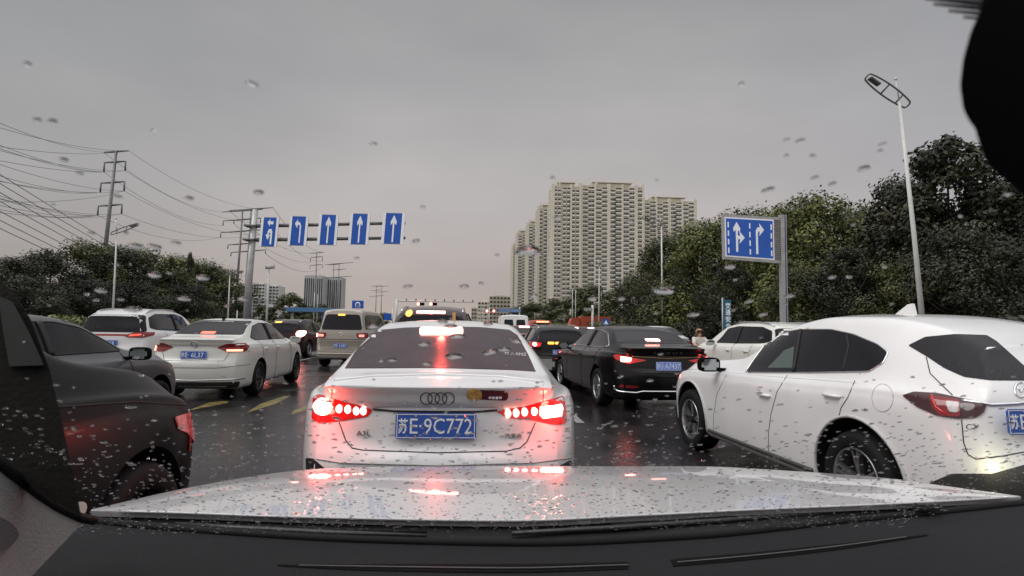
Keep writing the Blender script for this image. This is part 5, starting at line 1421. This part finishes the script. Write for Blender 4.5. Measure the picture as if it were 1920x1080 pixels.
W5 = Car('bluegrey_car', 4.5, 1.78, 1.5, 'blue-grey car just showing past the white crossover rear glass', 'car', (9.35, 6.6), 'sedan', paint=bluegrey_paint, axles=(1, 3.6))
sedan_glass(W5); lamps(W5, [(.5, 1.0), (.75, 1.0), (.75, .86), (.5, .86)], lens_red)
# --- far queue
far = [((3.75, 19.8), 'dark saloon with bright brake lamps behind the black hatchback', dark_red_paint), ((5.9, 27), 'dark red saloon glowing beyond the black sedan', dark_red_paint), ((1.0, 33), 'dark saloon just above the white sedan roof corner', dark_red_paint), ((-.4, 38), 'far dark saloon down our own lane', dark_red_paint), ((-.2, 52), 'farther pale saloon down our own lane', silver_paint), ((2.6, 48), 'far black saloon beyond the white van', black_paint), ((-3.9, 44), 'far dark saloon beyond the beige minivan', black_paint)]
for (x, y), lab, pt in far:
    c = Car('queued_car', 4.5, 1.76, 1.46, lab, 'car', (x, y), 'sedan', paint=pt, axles=(1, 3.6), group='cars queueing far ahead')
    c.patch('rear_window', rounded([(-.62, 1.15), (.62, 1.15), (.52, 1.39), (-.52, 1.39)], .04), 'rear', glass_dark)
    lamps(c, [(.5, .98), (.78, .98), (.78, .84), (.5, .84)], lens_red_lit, circ(.64, .91, .07), lens_core)
    c.patch('brake_light', [(-.16, 1.36), (.16, 1.36), (.16, 1.40), (-.16, 1.40)], 'rear', lens_core, off=.012)
    c.glow((0, .95), 'rear', 3)

# ------------------------------------------------------------------ rider on a scooter
def skin(name, verts, edges, radii, mat, parent, sub=2):
    me = bpy.data.meshes.new(name); me.from_pydata(verts, edges, []); o = link(bpy.data.objects.new(name, me))
    m = o.modifiers.new('s', 'SKIN'); sv = me.skin_vertices[0].data
    for i, r in enumerate(radii): sv[i].radius = (r, r) if not isinstance(r, tuple) else r
    sv[0].use_root = True
    s_ = o.modifiers.new('u', 'SUBSURF'); s_.levels = s_.render_levels = sub
    dg = bpy.context.evaluated_depsgraph_get(); m2 = bpy.data.meshes.new_from_object(o.evaluated_get(dg)); bpy.data.objects.remove(o)
    m2.materials.clear(); m2.materials.append(mat); m2.polygons.foreach_set('use_smooth', [True] * len(m2.polygons))
    m2.name = name
    return link(bpy.data.objects.new(name, m2), parent)
rx_, ry_ = at_y(1316, 640, 17.0).x, 17.0
sc_ = empty('motor_scooter', (rx_, ry_, 0), 0, 'motor scooter facing us with a small lit headlamp, past the black sedan', 'scooter')
bm = bmesh.new()
tube(bm, [(0, -.55, .45), (0, -.45, .7), (0, -.38, 1.0)], [.10, .13, .05], 10); tube(bm, [(0, -.5, .3), (0, 0, .28), (0, .25, .5), (0, .7, .62)], [.10, .12, .15, .10], 10); tube(bm, [(-.30, -.32, 1.04), (0, -.40, 1.0), (.30, -.32, 1.04)], .02, 8)
mesh_obj('frame', bm, P('scooter_red', (.25, .04, .04), .3), sc_, True)
bm = bmesh.new(); tube(bm, [(0, .1, .74), (0, .45, .78), (0, .75, .80)], [.10, .13, .09], 10); mesh_obj('saddle', bm, rubber, sc_, True)
bm = bmesh.new(); bmesh.ops.create_uvsphere(bm, u_segments=12, v_segments=8, radius=.06, matrix=Matrix.Translation((0, -.53, .93))); mesh_obj('headlamp', bm, E('warm_lamp', (1, .55, .35), 6), sc_, True)
for y in (-.62, .68):
    add_wheel(sc_, (0, y, .24), .24, 1, 'five', alloy_dark); sc_.children[-1].scale.x = .45
sc_.scale = (.84, .84, .84)
pr = empty('person', (rx_, ry_ + .25, 0), 0, 'rider in a pale raincoat and hood sitting on the scooter', 'person')
pr.scale = (.84, .84, .84)
body = [(0, 0, .88), (0, -.02, 1.08), (0, -.05, 1.27), (0, -.07, 1.36), (0, -.08, 1.42), (0, -.09, 1.52),
        (-.19, -.05, 1.31), (-.27, -.28, 1.12), (-.28, -.56, 1.07), (.19, -.05, 1.31), (.27, -.28, 1.12), (.28, -.56, 1.07),
        (-.12, -.12, .84), (-.16, -.50, .80), (-.15, -.46, .40), (-.15, -.54, .33), (.12, -.12, .84), (.16, -.50, .80), (.15, -.46, .40), (.15, -.54, .33)]
ed = [(0, 1), (1, 2), (2, 3), (3, 4), (4, 5), (2, 6), (6, 7), (7, 8), (2, 9), (9, 10), (10, 11), (0, 12), (12, 13), (13, 14), (14, 15), (0, 16), (16, 17), (17, 18), (18, 19)]
skin('body', body, ed, [.15, .14, .15, .07, .055, .09, .075, .05, .038, .075, .05, .038, .095, .07, .045, .04, .095, .07, .045, .04], skin_mat, pr)
skin('raincoat', [v if i != 0 else v for i, v in enumerate(body[:4] + body[6:8] + body[9:11] + [body[12], body[13], body[16], body[17]])], [(0, 1), (1, 2), (2, 3), (2, 4), (4, 5), (2, 6), (6, 7), (0, 8), (8, 9), (0, 10), (10, 11)], [.19, .18, .185, .09, .10, .075, .10, .075, .13, .10, .13, .10], coat_mat, pr)
bm = bmesh.new()
bmesh.ops.create_uvsphere(bm, u_segments=18, v_segments=12, radius=.135, matrix=Matrix.Translation((0, -.06, 1.56)))
bmesh.ops.delete(bm, geom=[v for v in bm.verts if v.co.y < -.13 and v.co.z < 1.60], context='VERTS')
mesh_obj('hair', bm, hair_mat, pr, True)
bm = bmesh.new(); tube(bm, [(0, -.17, 1.55), (0, -.20, 1.52), (0, -.17, 1.505)], [.012, .02, .01], 6)
for sx in (-.035, .035): bmesh.ops.create_uvsphere(bm, u_segments=8, v_segments=6, radius=.012, matrix=Matrix.Translation((sx, -.168, 1.555)))
mesh_obj('face', bm, P('face_dark', (.2, .1, .08), .6), pr, True)

# ------------------------------------------------------------------ the car we sit in
own = empty('own_car', (0, 0, 0), 0, 'white car we look out of: wet bonnet, dark dashboard and windscreen pillar', 'car')
WS_P, WS_N = Vector((0, .97, 1.045)), Vector((0, .5, .866)).normalized()
def on_ws(px, py, off=0.0):
    return intersect_line_plane(CLOC, CLOC + ray(px, py) * 3, WS_P + WS_N * off, WS_N)
def curve_px(pts, n):
    f = pchip(pts); x0, x1 = pts[0][0], pts[-1][0]
    return [(x0 + (x1 - x0) * i / n, f(x0 + (x1 - x0) * i / n)) for i in range(n + 1)]
NX = 60
rear_e = curve_px([(170, 958), (300, 961), (560, 970), (960, 977), (1200, 967), (1400, 957), (1700, 944), (1915, 932)], NX)
front_e = curve_px([(172, 955), (370, 911), (560, 882), (640, 877), (960, 874), (1300, 874), (1500, 884), (1640, 894), (1800, 915), (1912, 930)], NX)
zr, zf = 1.045, .965
RE = [at_z(px, py, zr) for px, py in rear_e]
FE = []
for i, (px, py) in enumerate(front_e):
    u = i / NX; ed_ = min(u, 1 - u) * 2
    FE.append(at_z(px, py, zr - (zr - zf) * min(1, ed_ * 2.2) ** .7))
bm = bmesh.new(); NY = 26; rows = []
for j in range(NY + 1):
    t = j / NY; row = []
    for i in range(NX + 1):
        u = i / NX; p = RE[i].lerp(FE[i], t)
        p.z += .010 * math.sin(PI * t) * min(1, min(u, 1 - u) * 6)
        for c0, wd, am in ((.27 + .05 * t, .05, .006), (.77 - .05 * t, .05, .006)):      # two long creases
            p.z += am * math.exp(-((u - c0) / wd) ** 2) * math.sin(PI * t)
        row.append(bm.verts.new(p))
    rows.append(row)
for k, (dy, dz) in enumerate(((.06, -.018), (.13, -.055), (.19, -.12), (.22, -.22), (.22, -.40), (.16, -.62))):    # the nose, falling out of sight
    rows.append([bm.verts.new((v.co.x, v.co.y + dy, v.co.z + dz)) for v in rows[NY]])
NR = len(rows)
for j in range(NR - 1):
    for i in range(NX): bm.faces.new((rows[j][i], rows[j][i + 1], rows[j + 1][i + 1], rows[j + 1][i]))
# flanks and the fold at the rear edge
for side in (0, NX):
    sx = -1 if side == 0 else 1
    low = [bm.verts.new((r_[side].co.x + sx * .05, r_[side].co.y, max(.42, r_[side].co.z - .5))) for r_ in rows]
    for j in range(NR - 1): bm.faces.new((rows[j][side], rows[j + 1][side], low[j + 1], low[j]))
lip = [bm.verts.new(v.co + Vector((0, .002, -.010))) for v in rows[0]]
for i in range(NX): bm.faces.new((rows[0][i], rows[0][i + 1], lip[i + 1], lip[i]))
bmesh.ops.recalc_face_normals(bm, faces=bm.faces)
mesh_obj('bonnet', bm, white_paint_hood, own, True, 50)
# rear edge highlight fold
bm = bmesh.new(); tube(bm, [v + Vector((0, -.003, .0015)) for v in RE[2:-1]], .0025, 6); mesh_obj('bonnet_edge', bm, white_paint_hood, own, True)
# cowl
dash_e = curve_px([(140, 972), (220, 982), (400, 997), (700, 1014), (1000, 1020), (1300, 1007), (1600, 976), (1800, 957), (1935, 942)], NX)
DE = [at_z(px, py, 1.035) for px, py in dash_e]
bm = bmesh.new(); r0 = [bm.verts.new(p + Vector((0, .01, -.011))) for p in RE]; r1 = [bm.verts.new(p.lerp(q, .45) + Vector((0, 0, -.022))) for p, q in zip(RE, DE)]; r2 = [bm.verts.new(q + Vector((0, .004, -.006))) for q in DE]
for a_, b_ in ((r0, r1), (r1, r2)):
    for i in range(NX): bm.faces.new((a_[i], a_[i + 1], b_[i + 1], b_[i]))
cw = mesh_obj('cowl', bm, P('cowl_plastic', (.018, .018, .018), .5, spec=.3, bump=(150, .6), drops=True), own, True)
bm = bmesh.new(); tube(bm, [q + Vector((0, .002, .0)) for q in DE], .007, 8); mesh_obj('windscreen_seal', bm, rubber, own, True)
for nm, pts in (('wiper', [(960, 1000), (1150, 990), (1350, 976), (1590, 958)]), ('wiper', [(330, 983), (480, 992), (640, 1000), (800, 1004)])):
    w_ = [at_z(px, py, 1.032) for px, py in pts]
    bm = bmesh.new(); tube(bm, w_, [.004, .005, .005, .003], 8); wp = mesh_obj('wiper', bm, black_plastic, own, True)
    bm = bmesh.new(); tube(bm, [p + Vector((0, .010, .002)) for p in w_[1:]], .0025, 6); mesh_obj('wiper_blade', bm, rubber, wp, True)
bm = bmesh.new(); p = at_z(1738, 950, 1.05); box(bm, p, (.05, .02, .012)); bmesh.ops.bevel(bm, geom=bm.edges[:], offset=.004, segments=2, affect='EDGES'); mesh_obj('washer_nozzle', bm, black_plastic, own)
# dashboard: from the seal back towards us
bm = bmesh.new(); rows = []
for j, t in enumerate((0, .12, .3, .5, .75, 1.0)):
    rows.append([bm.verts.new((q.x * (1 - .0 * t), q.y - .006 - t * (q.y - .25), 1.033 + .02 * math.sin(t * PI * .6) - (.12 * max(0, t - .8)))) for q in DE])
for j in range(len(rows) - 1):
    for i in range(NX): bm.faces.new((rows[j][i], rows[j][i + 1], rows[j + 1][i + 1], rows[j + 1][i]))
x0_, x1_ = rows[0][0].co.x, rows[0][-1].co.x
bmesh.ops.recalc_face_normals(bm, faces=bm.faces)
bm.normal_update()
dv = BVHTree.FromBMesh(bm)
dsh = mesh_obj('dashboard', bm, dash_mat, own, True)
def on_dash(px, py):
    d = ray(px, py); h = dv.ray_cast(CLOC, d.normalized()); return h[0] if h[0] else at_z(px, py, 1.04)
def strip(name, top, bot, mat, lift, n=30):
    a_, b_ = curve_px(top, n), curve_px(bot, n); bm = bmesh.new()
    A_ = [bm.verts.new(on_dash(*p) + Vector((0, 0, lift))) for p in a_]; B2 = [bm.verts.new(on_dash(*p) + Vector((0, 0, lift))) for p in b_]
    for i in range(n): bm.faces.new((A_[i], A_[i + 1], B2[i + 1], B2[i]))
    ext = bmesh.ops.extrude_face_region(bm, geom=bm.faces[:]); 
    for v in [g for g in ext['geom'] if isinstance(g, bmesh.types.BMVert)]: v.co.z += .0004
    bmesh.ops.recalc_face_normals(bm, faces=bm.faces)
    return mesh_obj(name, bm, mat, dsh)
strip('vent_slot', [(520, 1060), (700, 1059), (960, 1059), (1178, 1055)], [(520, 1062), (700, 1071), (960, 1075), (1178, 1068)], matte_black, .0008)
strip('vent_slot', [(1257, 1050), (1400, 1038), (1560, 1022), (1740, 1003)], [(1262, 1063), (1400, 1051), (1560, 1033), (1740, 1005)], matte_black, .0008)
strip('vent_edge', [(560, 1063), (760, 1066), (960, 1068), (1178, 1062)], [(560, 1064), (760, 1067.2), (960, 1069.2), (1178, 1063.2)], P('vent_grey', (.10, .10, .10), .4), .0028)
strip('vent_edge', [(1270, 1057), (1400, 1045.5), (1560, 1028), (1700, 1009)], [(1270, 1058.2), (1400, 1046.7), (1560, 1029.2), (1700, 1010)], P('vent_grey', (.10, .10, .10), .4), .0028)
# lower corner trim with speaker
def slab_px(name, pts, depth_fn, mat, thick, parent, bev=0):
    bm = bmesh.new(); f_ = [bm.verts.new(depth_fn(*p)) for p in pts]; f = bm.faces.new(f_)
    bmesh.ops.triangulate(bm, faces=[f]); ext = bmesh.ops.extrude_face_region(bm, geom=bm.faces[:])
    for v in [g for g in ext['geom'] if isinstance(g, bmesh.types.BMVert)]: v.co += (v.co - CLOC) * thick
    bmesh.ops.recalc_face_normals(bm, faces=bm.faces)
    return mesh_obj(name, bm, mat, parent)
def trim_d(px, py): return at_y(px, py, .62 + (px) * .0012)
ct = slab_px('corner_trim', rounded([(-150, 780), (0, 884), (60, 925), (110, 958), (152, 973), (150, 985), (55, 1085), (-150, 1250)], 14), trim_d, trim_mat, .08, own)
slab_px('speaker_grille', rounded([(-60, 945), (0, 968), (28, 985), (38, 1005), (15, 1030), (-60, 1060)], 8), lambda a, b: at_y(a, b, .595 + a * .0012), P('speaker_cloth', (.10, .10, .10), .8, bump=(500, .6)), .015, ct)
bm = bmesh.new(); tube(bm, [trim_d(px, py) + Vector((0, -.004, 0)) for px, py in ((-140, 776), (0, 868), (55, 910), (105, 945), (152, 968), (180, 974))], .006, 8); mesh_obj('door_seal', bm, rubber, own, True)
pil_d = lambda px, py: at_y(px, py, .66)
pl_ = slab_px('windscreen_pillar', [(-250, 470), (0, 528), (28, 548), (58, 600), (92, 690), (114, 780), (134, 880), (152, 966), (105, 942), (55, 907), (0, 865), (-250, 700)], pil_d, pillar_mat, .03, own)  # pillar panel; the trim's reflection in the windscreen is built solid into it
slab_px('pillar_reflection', rounded([(4, 556), (30, 566), (62, 625), (88, 684), (24, 686), (12, 620)], 4), lambda a, b: pil_d(a, b) + Vector((.001, -.006, 0)), P('pillar_reflection', (.05, .055, .05), .4, noise=(20, .15)), .008, pl_)  # grey-green reflection on the pillar, put in as a coloured panel
# mirror housing, top corner
def mh(px, py): return at_y(px, py, .14)
slab_px('mirror_housing', rounded([(1850, -60), (1838, 20), (1820, 60), (1806, 110), (1800, 160), (1806, 205), (1818, 228), (1828, 240), (1838, 275), (1852, 310), (1880, 335), (1935, 380), (2100, 430), (2250, 100), (2100, -120)], 10), mh, matte_black, .25, own)
bm = bmesh.new()
for i in range(26):
    for j in range(7):
        px = 1738 + i * 6.2 + (3 if j % 2 else 0); py = -22 + j * 9.5 + i * .6
        lim = (px - 1738) * .44 + 2
        if py > lim: continue
        c = on_ws(px, py, -.004); r_ = .00062 + .0003 * min(1, (lim - py) / 30)
        bmesh.ops.create_circle(bm, cap_ends=True, segments=8, radius=r_, matrix=Matrix.Translation(c) @ WS_N.to_track_quat('Z', 'Y').to_matrix().to_4x4())
mesh_obj('dot_border', bm, matte_black, own)
# windscreen pane
gm = bpy.data.materials.new('clear_glass'); gm.use_nodes = True; t_ = gm.node_tree; t_.nodes.clear()
tb = N(t_, 'ShaderNodeBsdfTransparent'); tb.inputs[0].default_value = (.97, .975, .975, 1); to = N(t_, 'ShaderNodeOutputMaterial'); t_.links.new(tb.outputs[0], to.inputs[0])
bm = bmesh.new(); ux = Vector((1, 0, 0)); uy = WS_N.cross(ux).normalized()
cs = [WS_P + ux * a_ * .8 + uy * b_ for a_, b_ in ((-1, -.02), (1, -.02), (1, 1.25), (-1, 1.25))]
if (cs[2] - cs[0]).z < 0: cs = [WS_P + ux * a_ * .8 - uy * b_ for a_, b_ in ((-1, -.02), (1, -.02), (1, 1.25), (-1, 1.25))]; uy = -uy
f0 = [bm.verts.new(c) for c in cs]; bm.faces.new(f0)
f1 = [bm.verts.new(c - WS_N * .004) for c in cs]; bm.faces.new(f1[::-1])
for i in range(4): bm.faces.new((f0[i], f0[(i + 1) % 4], f1[(i + 1) % 4], f1[i]))
mesh_obj('windscreen', bm, gm, own)
# rain on the pane
rm_ = bpy.data.materials.new('rain_water'); rm_.use_nodes = True; t_ = rm_.node_tree; t_.nodes.clear()
gb = N(t_, 'ShaderNodeBsdfGlass', IOR=1.33, Roughness=0.0); to = N(t_, 'ShaderNodeOutputMaterial')
gb.inputs['Color'].default_value = (1, 1, 1, 1); t_.links.new(gb.outputs[0], to.inputs[0])
g = random.Random(21); vs, fs = [], []
def drop(c, r, el_, ang, ht):
    a_ = ux * math.cos(ang) + uy * math.sin(ang); b_ = WS_N.cross(a_)
    base = len(vs); S = 10
    j_ = [1 + g.uniform(-.12, .12) for _ in range(S)]
    lev = ((1.0, 0.0), (.93, .35), (.72, .70), (.38, .94))
    for rr, hh in lev:
        for k in range(S):
            t = 2 * PI * k / S
            vs.append(c + a_ * (r * el_ * rr * j_[k] * math.cos(t)) + b_ * (r * rr * j_[k] * math.sin(t)) + WS_N * (ht * r * hh))
    vs.append(c + WS_N * ht * r); top_ = len(vs) - 1
    vs.append(c.copy()); bot = len(vs) - 1
    for l_ in range(3):
        for k in range(S): fs.append((base + l_ * S + k, base + l_ * S + (k + 1) % S, base + (l_ + 1) * S + (k + 1) % S, base + (l_ + 1) * S + k))
    for k in range(S): fs.append((base + 3 * S + k, base + 3 * S + (k + 1) % S, top_)); fs.append((base + (k + 1) % S, base + k, bot))
for k in range(9500):
    u = g.uniform(-.75, .75); v = g.uniform(.0, 1.0)
    r = min(.0030, .0009 + abs(g.gauss(0, .0006)))
    keep = .85 if v < .38 else max(.05, .85 - (v - .38) / .24 * .80)
    if g.random() > keep: continue
    r *= .92 if v < .35 else 1.04 if v < .6 else .75
    drop(WS_P + ux * u + uy * v + WS_N * .0006, r, g.uniform(1.0, 1.9), g.gauss(.15, .4), g.uniform(.28, .5))
# the larger blobs that stand out in the photograph
for px, py, s_ in [(920, 660, 9), (945, 655, 8), (968, 640, 7), (830, 603, 8), (845, 612, 8), (735, 675, 7), (800, 682, 7), (852, 668, 12), (715, 676, 5), (795, 645, 9), (858, 630, 10), (700, 612, 8), (915, 607, 7), (780, 452, 5), (765, 537, 5), (870, 537, 6), (902, 531, 4),
                   (1000, 555, 6), (1046, 408, 6), (1440, 356, 7), (1528, 333, 5), (1475, 262, 4), (1500, 264, 5), (1474, 292, 4), (1524, 292, 4), (1620, 316, 8), (1655, 270, 4), (1650, 283, 4), (355, 372, 6), (485, 361, 7), (255, 461, 8), (172, 437, 5), (235, 436, 4), (330, 455, 5), (290, 462, 7), (345, 560, 8),
                   (1300, 590, 7), (1405, 565, 6), (1430, 590, 6), (1560, 345, 6), (1370, 500, 8), (1480, 555, 7), (1560, 520, 6), (70, 225, 6), (98, 228, 6), (120, 300, 6), (150, 325, 5), (990, 470, 14), (1245, 545, 13), (700, 270, 4), (190, 545, 8), (50, 120, 5), (1180, 415, 5), (1110, 560, 6), (1165, 560, 6), (290, 515, 9), (380, 520, 9), (250, 580, 9), (455, 560, 7)]:
    c = on_ws(px, py, .0006); k = FPX / c.y
    drop(c, s_ / k * 1.1, g.uniform(1.2, 1.8), g.gauss(.2, .3), .24)
me = bpy.data.meshes.new('raindrops'); me.from_pydata(vs, [], fs); me.materials.append(rm_); me.polygons.foreach_set('use_smooth', [True] * len(me.polygons))
o = link(bpy.data.objects.new('raindrops', me)); tag(o, 'scattered raindrops clinging to the windscreen glass', 'raindrops', kind='stuff')

bm = bmesh.new(); box(bm, (0, -.85, 1.64), (1.4, 1.7, .05)); box(bm, (0, -1.7, 1.2), (1.5, .05, .9)); box(bm, (-.86, -.8, 1.25), (.04, 1.7, .8)); box(bm, (.86, -.8, 1.25), (.04, 1.7, .8))
mesh_obj('cabin_lining', bm, P('headliner', (.12, .115, .11), .9), own)
